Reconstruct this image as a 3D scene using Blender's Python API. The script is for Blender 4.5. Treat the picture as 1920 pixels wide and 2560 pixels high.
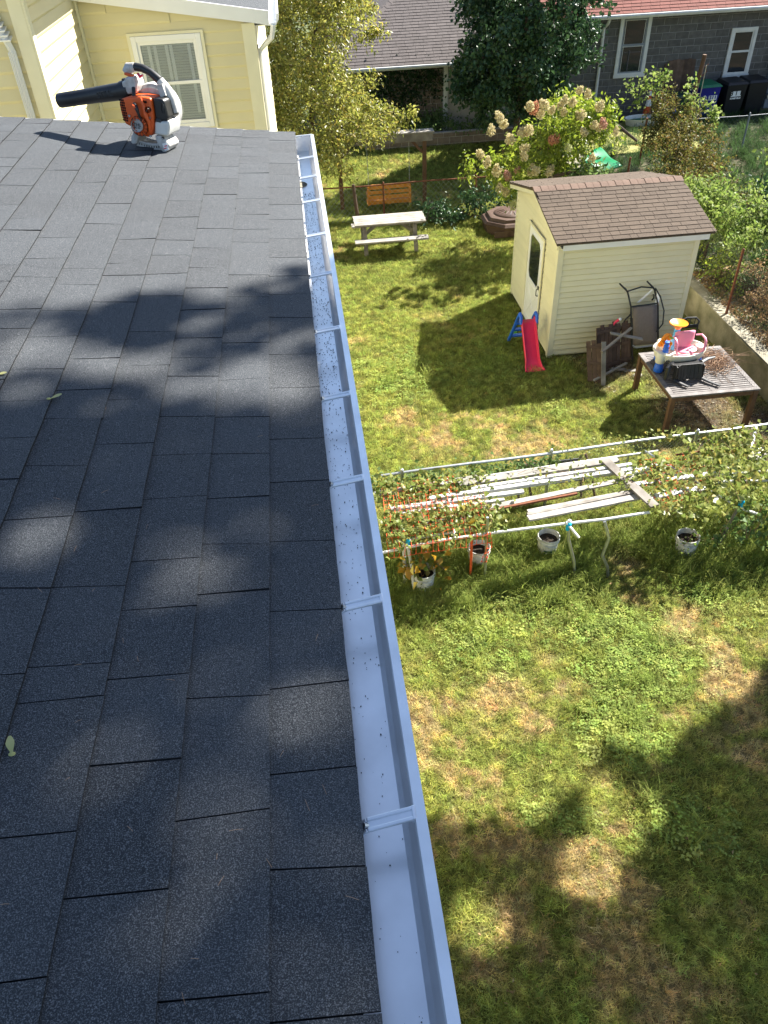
import bpy, math, random
import numpy as np
from mathutils import Vector, Matrix
random.seed(7); RS = np.random.RandomState(11)
sc = bpy.context.scene
for o in list(bpy.data.objects): bpy.data.objects.remove(o)

# ---------------------------------------------------------------- camera
F = 1925.0
def unit(a): a = np.asarray(a, float); return a/np.linalg.norm(a)
_d = unit([110.0, 2270.0, F])                       # straight down, seen through the lens
_g = np.array([-288.0, 0.0, F]); _g[1] = -(_d[0]*_g[0]+_d[2]*_g[2])/_d[1]; _g = unit(_g)   # gutter direction
RM = np.stack([np.cross(_g, -_d), _g, -_d])         # world = RM @ camera
CAM = np.array([0, 0, 7.65])
cd = bpy.data.cameras.new('camera'); cam = bpy.data.objects.new('camera', cd); sc.collection.objects.link(cam)
cd.sensor_fit = 'VERTICAL'; cd.sensor_height = 36; cd.lens = 36*F/2560; cd.clip_start = .05; cd.clip_end = 900
mw = Matrix.Identity(4)
for i in range(3):
    mw[i][0] = RM[i, 0]; mw[i][1] = -RM[i, 1]; mw[i][2] = -RM[i, 2]; mw[i][3] = CAM[i]
cam.matrix_world = mw; sc.camera = cam
# ---------------------------------------------------------------- sky, sun, exposure
SUN = unit([.92, .62, 1.0])                         # towards the sun
el = math.asin(SUN[2]); az = math.atan2(SUN[0], SUN[1])
w = bpy.data.worlds.new('World'); sc.world = w; w.use_nodes = True
nt = w.node_tree; bg = nt.nodes['Background']
sky = nt.nodes.new('ShaderNodeTexSky'); sky.sky_type = 'NISHITA'; sky.sun_disc = False
sky.sun_elevation = el; sky.sun_rotation = az; sky.air_density = 1.0; sky.dust_density = .6; sky.ozone_density = 1.0
nt.links.new(sky.outputs[0], bg.inputs[0]); bg.inputs[1].default_value = .056
sl = bpy.data.lights.new('sun', 'SUN'); sl.energy = 5.0; sl.angle = math.radians(.55); sl.color = (1, .955, .87)
so = bpy.data.objects.new('sun', sl); sc.collection.objects.link(so)
so.rotation_euler = Vector(SUN).to_track_quat('Z', 'Y').to_euler(); so.location = (20, 15, 25)
vs = sc.view_settings; vs.view_transform = 'Standard'; vs.look = 'None'; vs.gamma = 1; vs.use_curve_mapping = False; vs.exposure = 2.0
sc.cycles.use_denoising = True; sc.cycles.denoising_prefilter = 'ACCURATE'
sc.cycles.max_bounces = 8; sc.cycles.transparent_max_bounces = 16

# ---------------------------------------------------------------- pixel of the photograph -> point on a known plane
def ray(x, y): return RM @ np.array([x-960, y-1280, F])
def G(x, y, z=0.0): v = ray(x, y); return CAM + v*(z-CAM[2])/v[2]
def PY(x, y, Y): v = ray(x, y); return CAM + v*(Y-CAM[1])/v[1]
def PX(x, y, X): v = ray(x, y); return CAM + v*(X-CAM[0])/v[0]
def proj(p):
    c = RM.T @ (np.asarray(p, float)-CAM); return 960+F*c[0]/c[2], 1280+F*c[1]/c[2]

# ---------------------------------------------------------------- materials
def lin(c):
    c = np.asarray(c, float)/255
    return tuple(np.where(c <= .04045, c/12.92, ((c+.055)/1.055)**2.4))
MATS = {}
def mat(name, col, rough=.7, spec=.3, metal=0, amt=.15, scale=6, col2=None, rnd=0, bump=None, coord='pos', detail=4, contrast=(.3, .7), trans=0, alpha=None):
    """Principled surface: two tones mixed by world-position noise, optional tone per object, bump, translucency."""
    m = bpy.data.materials.new(name); m.use_nodes = True; n = m.node_tree.nodes; L = m.node_tree.links
    b = n['Principled BSDF']; b.inputs['Roughness'].default_value = rough; b.inputs['Metallic'].default_value = metal
    b.inputs['Specular IOR Level'].default_value = spec
    geo = n.new('ShaderNodeNewGeometry'); src = geo.outputs['Position']
    if coord == 'obj': src = n.new('ShaderNodeTexCoord').outputs['Object']
    nz = n.new('ShaderNodeTexNoise'); nz.inputs['Scale'].default_value = scale; nz.inputs['Detail'].default_value = detail
    L.new(src, nz.inputs['Vector'])
    mr = n.new('ShaderNodeMapRange'); mr.inputs[1].default_value = contrast[0]; mr.inputs[2].default_value = contrast[1]
    L.new(nz.outputs[0], mr.inputs[0])
    mx = n.new('ShaderNodeMix'); mx.data_type = 'RGBA'
    c1 = tuple(max(0, x*(1-amt)) for x in col) if col2 is None else col
    c2 = tuple(min(1, x*(1+amt)) for x in col) if col2 is None else col2
    mx.inputs[6].default_value = (*c1, 1); mx.inputs[7].default_value = (*c2, 1); L.new(mr.outputs[0], mx.inputs[0])
    out = mx.outputs[2]
    if rnd:
        oi = n.new('ShaderNodeObjectInfo'); mm = n.new('ShaderNodeMapRange')
        mm.inputs[3].default_value = 1-rnd; mm.inputs[4].default_value = 1+rnd; L.new(oi.outputs['Random'], mm.inputs[0])
        mu = n.new('ShaderNodeVectorMath'); mu.operation = 'SCALE'; L.new(out, mu.inputs[0]); L.new(mm.outputs[0], mu.inputs['Scale']); out = mu.outputs[0]
    L.new(out, b.inputs['Base Color'])
    if bump:
        bz = n.new('ShaderNodeTexNoise'); bz.inputs['Scale'].default_value = bump[0]; bz.inputs['Detail'].default_value = 3; L.new(src, bz.inputs['Vector'])
        bp = n.new('ShaderNodeBump'); bp.inputs['Strength'].default_value = bump[1]; bp.inputs['Distance'].default_value = bump[2] if len(bump) > 2 else .01
        L.new(bz.outputs[0], bp.inputs['Height']); L.new(bp.outputs[0], b.inputs['Normal'])
    if trans:
        tr = n.new('ShaderNodeBsdfTranslucent'); L.new(out, tr.inputs[0]); ms = n.new('ShaderNodeMixShader'); ms.inputs[0].default_value = trans
        L.new(b.outputs[0], ms.inputs[1]); L.new(tr.outputs[0], ms.inputs[2]); L.new(ms.outputs[0], n['Material Output'].inputs[0])
    if alpha is not None: b.inputs['Alpha'].default_value = alpha
    MATS[name] = m; return m

def granule_mat(name, dark, light, rnd=.1, scale=330, rough=.88, spec=.14):
    """Asphalt shingle: mineral granules of two tones, a coarse blend and sparse pale grains."""
    m = mat(name, dark, rough=rough, spec=spec, scale=5, col2=tuple(x*1.25 for x in dark), rnd=rnd, bump=(scale*1.1, .55, .004))
    n = m.node_tree.nodes; L = m.node_tree.links; b = n['Principled BSDF']
    base = b.inputs['Base Color'].links[0].from_socket; geo = next(x for x in n if x.type == 'NEW_GEOMETRY')
    g = n.new('ShaderNodeTexNoise'); g.inputs['Scale'].default_value = scale; g.inputs['Detail'].default_value = 2; g.inputs['Roughness'].default_value = .7
    L.new(geo.outputs['Position'], g.inputs['Vector'])
    mr = n.new('ShaderNodeMapRange'); mr.inputs[1].default_value = .48; mr.inputs[2].default_value = .72; L.new(g.outputs[0], mr.inputs[0])
    mx = n.new('ShaderNodeMix'); mx.data_type = 'RGBA'; L.new(mr.outputs[0], mx.inputs[0]); L.new(base, mx.inputs[6]); mx.inputs[7].default_value = (*light, 1)
    L.new(mx.outputs[2], b.inputs['Base Color']); return m

def leaf_mat(name, cols, trans=.35, rough=.5, spec=.3):
    """Leaves: one tone per leaf (random per island), light passing through."""
    m = bpy.data.materials.new(name); m.use_nodes = True; n = m.node_tree.nodes; L = m.node_tree.links
    b = n['Principled BSDF']; b.inputs['Roughness'].default_value = rough; b.inputs['Specular IOR Level'].default_value = spec
    g = n.new('ShaderNodeNewGeometry'); r = n.new('ShaderNodeValToRGB'); L.new(g.outputs['Random Per Island'], r.inputs[0])
    e = r.color_ramp.elements
    for i, c in enumerate(cols):
        t = i/max(1, len(cols)-1)
        if i < 2: el_ = e[i]; el_.position = t
        else: el_ = e.new(t)
        el_.color = (*c, 1)
    for i, c in enumerate(cols): e[i].position = i/max(1, len(cols)-1); e[i].color = (*c, 1)
    L.new(r.outputs[0], b.inputs['Base Color'])
    tr = n.new('ShaderNodeBsdfTranslucent'); L.new(r.outputs[0], tr.inputs[0])
    ms = n.new('ShaderNodeMixShader'); ms.inputs[0].default_value = trans
    L.new(b.outputs[0], ms.inputs[1]); L.new(tr.outputs[0], ms.inputs[2]); L.new(ms.outputs[0], n['Material Output'].inputs[0])
    MATS[name] = m; return m

granule_mat('shingle_grey', (.022, .0255, .030), (.20, .205, .213), rnd=.2, scale=500, rough=.76, spec=.28)
granule_mat('shingle_brown', (.064, .048, .036), (.155, .122, .097), rnd=.13, scale=160)
granule_mat('shingle_cap', (.12, .080, .062), (.20, .150, .122), rnd=.06, scale=160)
granule_mat('shingle_taupe', (.085, .073, .071), (.185, .168, .163), rnd=.14, scale=120)
granule_mat('shingle_red', (.17, .066, .055), (.27, .14, .115), rnd=.1, scale=120)
mat('underlay', (.012, .013, .015), rough=.95, amt=.2)
mat('siding', (.62, .56, .345), rough=.5, spec=.35, amt=.045, scale=1.6, rnd=.03)
mat('siding_shed', (.68, .64, .45), rough=.5, spec=.35, amt=.06, scale=1.4, rnd=.035)
mat('siding_trim', (.69, .655, .48), rough=.5, amt=.04)
mat('vinyl_white', (.75, .755, .76), rough=.4, spec=.45, amt=.04, scale=3)
mat('painted_white', (.60, .60, .585), rough=.55, amt=.08, scale=5)
mat('trellis_white', (.46, .46, .455), rough=.5, amt=.18, scale=5)
mat('gutter_white', (.92, .92, .925), rough=.30, spec=.6, metal=.6, amt=.075, scale=11)
mat('gutter_front', (.80, .81, .82), metal=.4, rough=.25, spec=.6, amt=.03, scale=4)
mat('galvanised', (.48, .49, .50), rough=.35, metal=.85, amt=.12, scale=20)
mat('hanger_metal', (.74, .76, .79), rough=.32, metal=.7, amt=.06, scale=20)
mat('black_plastic', (.012, .012, .013), rough=.42, spec=.5, amt=.3, scale=14)
mat('black_metal', (.014, .016, .02), rough=.45, spec=.5, amt=.2)
mat('dark_void', (.006, .006, .007), rough=.9, amt=.1)
mat('orange_plastic', (.66, .095, .012), rough=.38, spec=.5, amt=.1, scale=18)
mat('blower_white', (.50, .49, .47), rough=.45, amt=.22, scale=34, contrast=(.45, .8), col2=(.27, .25, .23))
mat('disc_grey', (.50, .50, .49), rough=.5, amt=.1, scale=40)
mat('tank_white', (.60, .60, .57), rough=.35, amt=.08, scale=20)
mat('print_black', (.01, .01, .01), rough=.6, amt=0)
mat('print_white', (.75, .75, .75), rough=.6, amt=0)
mat('tarp_green', (.0, .16, .055), rough=.35, amt=.25, scale=8)
mat('old_wood', (.13, .115, .10), rough=.9, amt=.0, col2=(.27, .245, .22), scale=5, rnd=.14, bump=(60, .3, .004))
mat('picnic_wood', (.19, .175, .155), rough=.85, col2=(.34, .315, .28), scale=4, rnd=.12, bump=(40, .3, .004))
mat('pale_wood', (.17, .158, .14), rough=.85, col2=(.34, .32, .29), scale=5, rnd=.16, bump=(50, .25, .004))
mat('dark_wood', (.075, .047, .033), rough=.85, col2=(.13, .085, .062), scale=7, rnd=.25, bump=(50, .4, .005))
mat('brown_wood', (.085, .042, .023), rough=.7, col2=(.14, .078, .045), scale=6, rnd=.12, bump=(50, .3, .004))
mat('table_slat', (.085, .074, .07), rough=.7, col2=(.18, .165, .158), scale=7, rnd=.15, bump=(50, .3, .004))
mat('orange_wood', (.50, .185, .02), rough=.5, col2=(.62, .26, .045), scale=5, rnd=.08)
mat('red_plastic', (.72, .025, .085), rough=.32, spec=.5, amt=.05)
mat('blue_plastic', (.015, .115, .58), rough=.35, spec=.5, amt=.05)
mat('light_blue', (.12, .42, .78), rough=.35, spec=.5, amt=.03)
mat('pink_plastic', (.74, .25, .36), rough=.4, spec=.4, amt=.05)
mat('cream_plastic', (.70, .66, .54), rough=.42, spec=.4, amt=.05, scale=8)
mat('toy_orange', (.85, .27, .01), rough=.35, spec=.5, amt=.04)
mat('toy_green', (.16, .50, .06), rough=.4, amt=.05)
mat('sandbox_brown', (.082, .050, .038), rough=.5, amt=.12, scale=9)
mat('sling_fabric', (.185, .155, .135), rough=.85, amt=.08, scale=30)
mat('concrete', (.19, .172, .125), rough=.9, col2=(.30, .275, .21), scale=7, bump=(30, .5, .01))
mat('mossy_concrete', (.13, .125, .075), rough=.95, col2=(.30, .27, .19), scale=3.2, detail=8, bump=(22, .6, .012))
mat('block_brown', (.19, .145, .115), rough=.9, amt=.18, scale=9, rnd=.13, bump=(26, .7, .012))
mat('block_grey', (.105, .10, .096), rough=.9, amt=.18, scale=9, rnd=.14, bump=(26, .7, .012))
mat('mortar', (.36, .33, .30), rough=.95, amt=.1)
mat('mortar_grey', (.21, .205, .20), rough=.95, amt=.1)
mat('rust', (.15, .055, .028), rough=.85, amt=.3, scale=20)
mat('netting_orange', (.82, .13, .045), rough=.5, amt=.08, trans=.2)
mat('tape_blue', (.0, .36, .62), rough=.4, amt=.05)
mat('bucket_white', (.50, .50, .47), rough=.5, amt=.3, scale=14)
mat('label_green', (.015, .085, .075), rough=.5, amt=.2, scale=30)
mat('soil', (.028, .02, .014), rough=.98, amt=.4, scale=30, bump=(60, 1, .02))
mat('bark', (.085, .06, .045), rough=.95, amt=.3, scale=14, bump=(30, .9, .02))
mat('twig', (.23, .135, .085), rough=.9, amt=.3, scale=18)
mat('dry_twig', (.34, .22, .14), rough=.9, amt=.35, scale=18)
mat('bin_blue', (.012, .014, .20), rough=.45, amt=.08)
mat('bin_green', (.006, .13, .06), rough=.45, amt=.08)
mat('bin_black', (.010, .011, .014), rough=.45, amt=.15)
mat('bin_dark_green', (.012, .04, .032), rough=.5, amt=.1)
mat('utility_grey', (.20, .22, .25), rough=.5, amt=.08)
mat('cone_orange', (.60, .10, .03), rough=.5, amt=.08)
mat('curtain', (.88, .88, .88), rough=.8, amt=.05)  # whitened so the curtain strips stand in for the window's bright reflection
mat('blind', (.58, .60, .63), rough=.6, amt=.04)  # slat tone raised to imitate the blue-white reflection in the panes
mat('room_dark', (.035, .04, .045), rough=.9, amt=.2)
def glass_mat(name, tint=(.02, .03, .035), rough=.03):
    m = bpy.data.materials.new(name); m.use_nodes = True; b = m.node_tree.nodes['Principled BSDF']
    b.inputs['Base Color'].default_value = (*tint, 1); b.inputs['Roughness'].default_value = rough; b.inputs['Specular IOR Level'].default_value = .6
    MATS[name] = m; return m
glass_mat('dark_glass', (.012, .016, .022))
def clear_glass(name):
    m = bpy.data.materials.new(name); m.use_nodes = True; n = m.node_tree.nodes; L = m.node_tree.links
    g = n.new('ShaderNodeBsdfGlossy'); g.inputs['Roughness'].default_value = .02; t = n.new('ShaderNodeBsdfTransparent'); t.inputs[0].default_value = (.82, .86, .88, 1)
    fr = n.new('ShaderNodeFresnel'); fr.inputs[0].default_value = 1.5; ms = n.new('ShaderNodeMixShader')
    L.new(fr.outputs[0], ms.inputs[0]); L.new(t.outputs[0], ms.inputs[1]); L.new(g.outputs[0], ms.inputs[2]); L.new(ms.outputs[0], n['Material Output'].inputs[0]); MATS[name] = m
clear_glass('clear_glass')
leaf_mat('leaf_apple', [(0.115, 0.144, 0.021), (0.196, 0.218, 0.034), (0.276, 0.287, 0.057), (0.368, 0.356, 0.092), (0.23, 0.241, 0.046), (0.414, 0.322, 0.069)], trans=0.5, rough=0.38, spec=0.6)
leaf_mat('leaf_maple', [(0.024, 0.054, 0.024), (0.037, 0.085, 0.031), (0.06, 0.119, 0.043), (0.034, 0.076, 0.034)], trans=0.2, rough=0.45, spec=0.4)
leaf_mat('leaf_shade', [(.014, .032, .014), (.022, .05, .018)], trans=.1)
leaf_mat('leaf_hydrangea', [(0.117, 0.182, 0.018), (0.208, 0.273, 0.026), (0.312, 0.364, 0.046), (0.169, 0.221, 0.026)], trans=0.5, rough=0.4, spec=0.5)
leaf_mat('leaf_bronze', [(0.065, 0.072, 0.016), (0.117, 0.111, 0.026), (0.169, 0.13, 0.039), (0.13, 0.169, 0.033), (0.208, 0.111, 0.039)], trans=0.4, rough=0.55, spec=0.25)
leaf_mat('leaf_bright', [(0.117, 0.195, 0.039), (0.182, 0.26, 0.052), (0.26, 0.325, 0.078), (0.221, 0.26, 0.117)], trans=0.45, rough=0.55, spec=0.25)
leaf_mat('leaf_mid', [(0.075, 0.138, 0.037), (0.112, 0.188, 0.056), (0.188, 0.25, 0.094), (0.088, 0.15, 0.05)], trans=0.45, rough=0.55, spec=0.25)
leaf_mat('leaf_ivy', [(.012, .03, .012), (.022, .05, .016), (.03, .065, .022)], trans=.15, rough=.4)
leaf_mat('leaf_vine', [(0.132, 0.187, 0.039), (0.209, 0.253, 0.061), (0.286, 0.308, 0.099), (0.165, 0.209, 0.066), (0.374, 0.308, 0.077)], trans=0.45, rough=0.45, spec=0.4)
leaf_mat('leaf_squash', [(.08, .13, .03), (.13, .17, .05), (.40, .22, .02), (.16, .18, .04), (.34, .15, .02)], trans=.4)
leaf_mat('leaf_dry', [(.26, .16, .075), (.36, .24, .11), (.20, .12, .06), (.42, .31, .16)], trans=.2, rough=.8)
leaf_mat('petal', [(.50, .44, .22), (.60, .54, .31), (.52, .42, .23), (.66, .62, .40)], trans=.3, rough=.8)
leaf_mat('petal_rust', [(.42, .17, .08), (.52, .26, .15), (.36, .15, .09)], trans=.3, rough=.8)
leaf_mat('petal_green', [(.42, .45, .20), (.50, .50, .26), (.36, .42, .16)], trans=.3, rough=.8)
leaf_mat('petal_pink', [(.46, .20, .16), (.52, .30, .22), (.46, .34, .22)], trans=.3, rough=.8)
leaf_mat('seed_wing', [(.45, .46, .16), (.55, .52, .22)], trans=.3)

# ---------------------------------------------------------------- objects
COL = sc.collection; WL = {}
def reg(o, parent, loc):
    WL[o.name] = np.asarray(loc, float)
    if parent is not None: o.parent = parent; o.location = tuple(np.asarray(loc, float)-WL[parent.name])
    else: o.location = tuple(loc)
def tag(o, label=None, cat=None, group=None, kind=None):
    if label: o['label'] = label
    if cat: o['category'] = cat
    if group: o['group'] = group
    if kind: o['kind'] = kind
    return o
def thing(name, label, cat, loc, group=None, kind=None):
    o = bpy.data.objects.new(name, None); o.empty_display_size = .1; COL.objects.link(o); reg(o, None, loc)
    return tag(o, label, cat, group, kind)
class M:
    """Collects faces in world coordinates; build() links them as one mesh object."""
    def __init__(s): s.v = []; s.f = []
    def add(s, vs, fs):
        k = len(s.v); s.v += [tuple(map(float, p)) for p in vs]; s.f += [tuple(i+k for i in q) for q in fs]; return s
    def box(s, x0, x1, y0, y1, z0, z1):
        return s.add([(x0,y0,z0),(x1,y0,z0),(x1,y1,z0),(x0,y1,z0),(x0,y0,z1),(x1,y0,z1),(x1,y1,z1),(x0,y1,z1)],
                     [(0,3,2,1),(4,5,6,7),(0,1,5,4),(1,2,6,5),(2,3,7,6),(3,0,4,7)])
    def obox(s, c, size, R=None):
        R = np.eye(3) if R is None else np.asarray(R); h = np.asarray(size)/2
        vs = [np.asarray(c)+R@(h*np.array(q)) for q in [(-1,-1,-1),(1,-1,-1),(1,1,-1),(-1,1,-1),(-1,-1,1),(1,-1,1),(1,1,1),(-1,1,1)]]
        return s.add(vs, [(0,3,2,1),(4,5,6,7),(0,1,5,4),(1,2,6,5),(2,3,7,6),(3,0,4,7)])
    def beam(s, p, q, wd, ht, up=(0,0,1)):
        p = np.asarray(p, float); q = np.asarray(q, float); d = unit(q-p); up = np.asarray(up, float)
        if abs(d@up) > .98: up = np.array([0,1.,0])
        sd = unit(np.cross(d, up)); u = np.cross(sd, d)
        return s.obox((p+q)/2, (np.linalg.norm(q-p), wd, ht), np.stack([d, -sd, u], 1))
    def tube(s, pts, r, n=8, cap=True, flat=1.0):
        P = [np.asarray(p, float) for p in pts]; rr = [r]*len(P) if np.isscalar(r) else list(r); k = len(s.v); up = None
        for i, p in enumerate(P):
            d = unit(P[min(i+1, len(P)-1)]-P[max(i-1, 0)])
            if up is None: a = np.array([0,0,1.]) if abs(d[2]) < .9 else np.array([1.,0,0]); up = unit(a-d*(a@d))
            else: up = unit(up-d*(up@d))
            sd = np.cross(d, up)
            for j in range(n):
                t = 2*math.pi*j/n; s.v.append(tuple(p+rr[i]*(math.cos(t)*sd+flat*math.sin(t)*up)))
        for i in range(len(P)-1):
            for j in range(n):
                a = k+i*n+j; b = k+i*n+(j+1) % n; s.f.append((a, b, b+n, a+n))
        if cap: s.f.append(tuple(k+j for j in range(n))[::-1]); s.f.append(tuple(k+(len(P)-1)*n+j for j in range(n)))
        return s
    def cyl(s, p, q, r0, r1=None, n=12, cap=True): return s.tube([p, q], [r0, r0 if r1 is None else r1], n, cap)
    def lathe(s, c, prof, n=24, R=None, cap=False):
        R = np.eye(3) if R is None else np.asarray(R); k = len(s.v)
        for (r, z) in prof:
            for j in range(n):
                t = 2*math.pi*j/n; s.v.append(tuple(np.asarray(c)+R@np.array([r*math.cos(t), r*math.sin(t), z])))
        for i in range(len(prof)-1):
            for j in range(n):
                a = k+i*n+j; b = k+i*n+(j+1) % n; s.f.append((a, b, b+n, a+n))
        if cap: s.f.append(tuple(k+j for j in range(n))[::-1]); s.f.append(tuple(k+(len(prof)-1)*n+j for j in range(n)))
        return s
    def ball(s, c, r, nu=12, nv=8, R=None):
        r = np.array([r]*3) if np.isscalar(r) else np.asarray(r, float)
        pr = [(max(1e-4, math.sin(math.pi*i/nv)), -math.cos(math.pi*i/nv)) for i in range(nv+1)]; k = len(s.v)
        R = np.eye(3) if R is None else np.asarray(R)
        for (q, z) in pr:
            for j in range(nu):
                t = 2*math.pi*j/nu; s.v.append(tuple(np.asarray(c)+R@(r*np.array([q*math.cos(t), q*math.sin(t), z]))))
        for i in range(nv):
            for j in range(nu):
                a = k+i*nu+j; b = k+i*nu+(j+1) % nu; s.f.append((a, b, b+nu, a+nu))
        return s
    def prism(s, poly, vec):
        n = len(poly); P = [np.asarray(p, float) for p in poly]; v = np.asarray(vec, float)
        return s.add(P+[p+v for p in P], [tuple(range(n))[::-1], tuple(range(n, 2*n))]+[(i, (i+1) % n, n+(i+1) % n, n+i) for i in range(n)])
    def quad(s, a, b, c, d): return s.add([a, b, c, d], [(0, 1, 2, 3)])
    def xf(s, R, t, k=0):
        R = np.asarray(R); t = np.asarray(t)
        s.v[k:] = [tuple(R@np.asarray(p)+t) for p in s.v[k:]]; return s
    def build(s, name, m, parent=None, smooth=False, bevel=0, loc=None, seg=2):
        if loc is None: loc = WL[parent.name] if parent is not None else (np.min(np.array(s.v), 0)+np.max(np.array(s.v), 0))/2*np.array([1,1,0])+np.array([0,0,np.min(np.array(s.v)[:,2])])
        loc = np.asarray(loc, float)
        me = bpy.data.meshes.new(name); me.from_pydata((np.array(s.v)-loc).tolist(), [], s.f); me.validate()
        import bmesh
        bm = bmesh.new(); bm.from_mesh(me); bmesh.ops.recalc_face_normals(bm, faces=bm.faces); bm.to_mesh(me); bm.free()
        if m is not None: me.materials.append(MATS[m])
        if smooth:
            me.polygons.foreach_set('use_smooth', [True]*len(me.polygons)); me.set_sharp_from_angle(angle=math.radians(42))
        o = bpy.data.objects.new(name, me); COL.objects.link(o); reg(o, parent, loc)
        if bevel:
            b = o.modifiers.new('bevel', 'BEVEL'); b.width = bevel; b.segments = seg; b.limit_method = 'ANGLE'
        return o
def rotz(a): c, s_ = math.cos(a), math.sin(a); return np.array([[c,-s_,0],[s_,c,0],[0,0,1]])
def rotx(a): c, s_ = math.cos(a), math.sin(a); return np.array([[1,0,0],[0,c,-s_],[0,s_,c]])
def roty(a): c, s_ = math.cos(a), math.sin(a); return np.array([[c,0,s_],[0,1,0],[-s_,0,c]])
def text_mesh(name, body, size, m, parent, c, ex, ey, depth=.001, bold=0.0, squeeze=1.0):
    """Flat lettering centred on c, reading along ex with ey up."""
    cu = bpy.data.curves.new(name, 'FONT'); cu.body = body; cu.size = size; cu.align_x = 'CENTER'; cu.align_y = 'CENTER'; cu.offset = bold; cu.extrude = depth
    to = bpy.data.objects.new(name, cu); me = bpy.data.meshes.new_from_object(to); bpy.data.objects.remove(to)
    ex = unit(ex); ey = unit(ey); ez = np.cross(ex, ey); loc = WL[parent.name]
    for v in me.vertices: p = np.asarray(c)+ex*v.co[0]*squeeze+ey*v.co[1]+ez*v.co[2]-loc; v.co = tuple(p)
    me.materials.clear(); me.materials.append(MATS[m]); o = bpy.data.objects.new(name, me); COL.objects.link(o); reg(o, parent, loc); return o

def gridm(f, nu, nv):
    m_ = M(); m_.v = [tuple(f(i/nu, j/nv)) for j in range(nv+1) for i in range(nu+1)]; m_.f = [(j*(nu+1)+i, j*(nu+1)+i+1, (j+1)*(nu+1)+i+1, (j+1)*(nu+1)+i) for j in range(nv) for i in range(nu)]; return m_
# leaves: folded four-point blades, many per mesh
def leaves(name, m, parent, C, D, S, width=.5, fold=.25, loc=None, kind=None):
    C = np.asarray(C, float); D = np.asarray(D, float); D /= np.linalg.norm(D, axis=1)[:, None]+1e-9; n = len(C); S = np.broadcast_to(np.asarray(S, float), (n,))
    A = RS.normal(size=(n, 3)); A[:, 2] *= .5; W = np.cross(D, A); W /= np.linalg.norm(W, axis=1)[:, None]+1e-9; N = np.cross(W, D)
    L = S[:, None]; wd = L*width/2
    V = np.stack([C-D*L/2, C+W*wd+N*wd*fold*2, C+D*L/2, C-W*wd+N*wd*fold*2], 1).reshape(-1, 3)
    loc = WL[parent.name] if parent is not None else np.asarray(loc if loc is not None else C.mean(0), float)
    V = V-loc
    me = bpy.data.meshes.new(name); me.vertices.add(len(V)); me.vertices.foreach_set('co', V.ravel())
    k = np.arange(n)*4; T = np.stack([k, k+1, k+2, k, k+2, k+3], 1).ravel()
    me.loops.add(len(T)); me.loops.foreach_set('vertex_index', T); me.polygons.add(2*n)
    me.polygons.foreach_set('loop_start', np.arange(2*n)*3); me.polygons.foreach_set('loop_total', np.full(2*n, 3)); me.update(); me.validate()
    me.materials.append(MATS[m]); o = bpy.data.objects.new(name, me); COL.objects.link(o); reg(o, parent, loc)
    if kind: o['kind'] = kind
    return o
def rnd_dirs(n, droop=0.0):
    d = RS.normal(size=(n, 3)); d[:, 2] -= droop; return d/np.linalg.norm(d, axis=1)[:, None]
def sprays(clumps, per, size, twigs=7, droop=.4):
    """Leaf centres along short twigs that leave each clump's centre; returns C, D, S and the twig lines."""
    C = []; D = []; S = []; tw = []
    for c, r in clumps:
        c = np.asarray(c, float); k = max(2, int(twigs)); dirs = rnd_dirs(k, -.15)
        for d in dirs:
            ln = r*RS.uniform(.55, 1.25); m_ = max(3, int(per/k)); t = RS.uniform(.1, 1, m_)
            p = c+d*t[:, None]*ln; p[:, 2] -= droop*r*.35*t**2; p += RS.normal(size=(m_, 3))*size*.75
            q = d+rnd_dirs(m_)*.9; q[:, 2] -= droop; C.append(p); D.append(q); S.append(RS.uniform(.6, 1.25, m_)*size)
            e = c+d*ln; e[2] -= droop*r*.35; tw.append((c, e))
    return np.concatenate(C), np.concatenate(D), np.concatenate(S), tw
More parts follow.
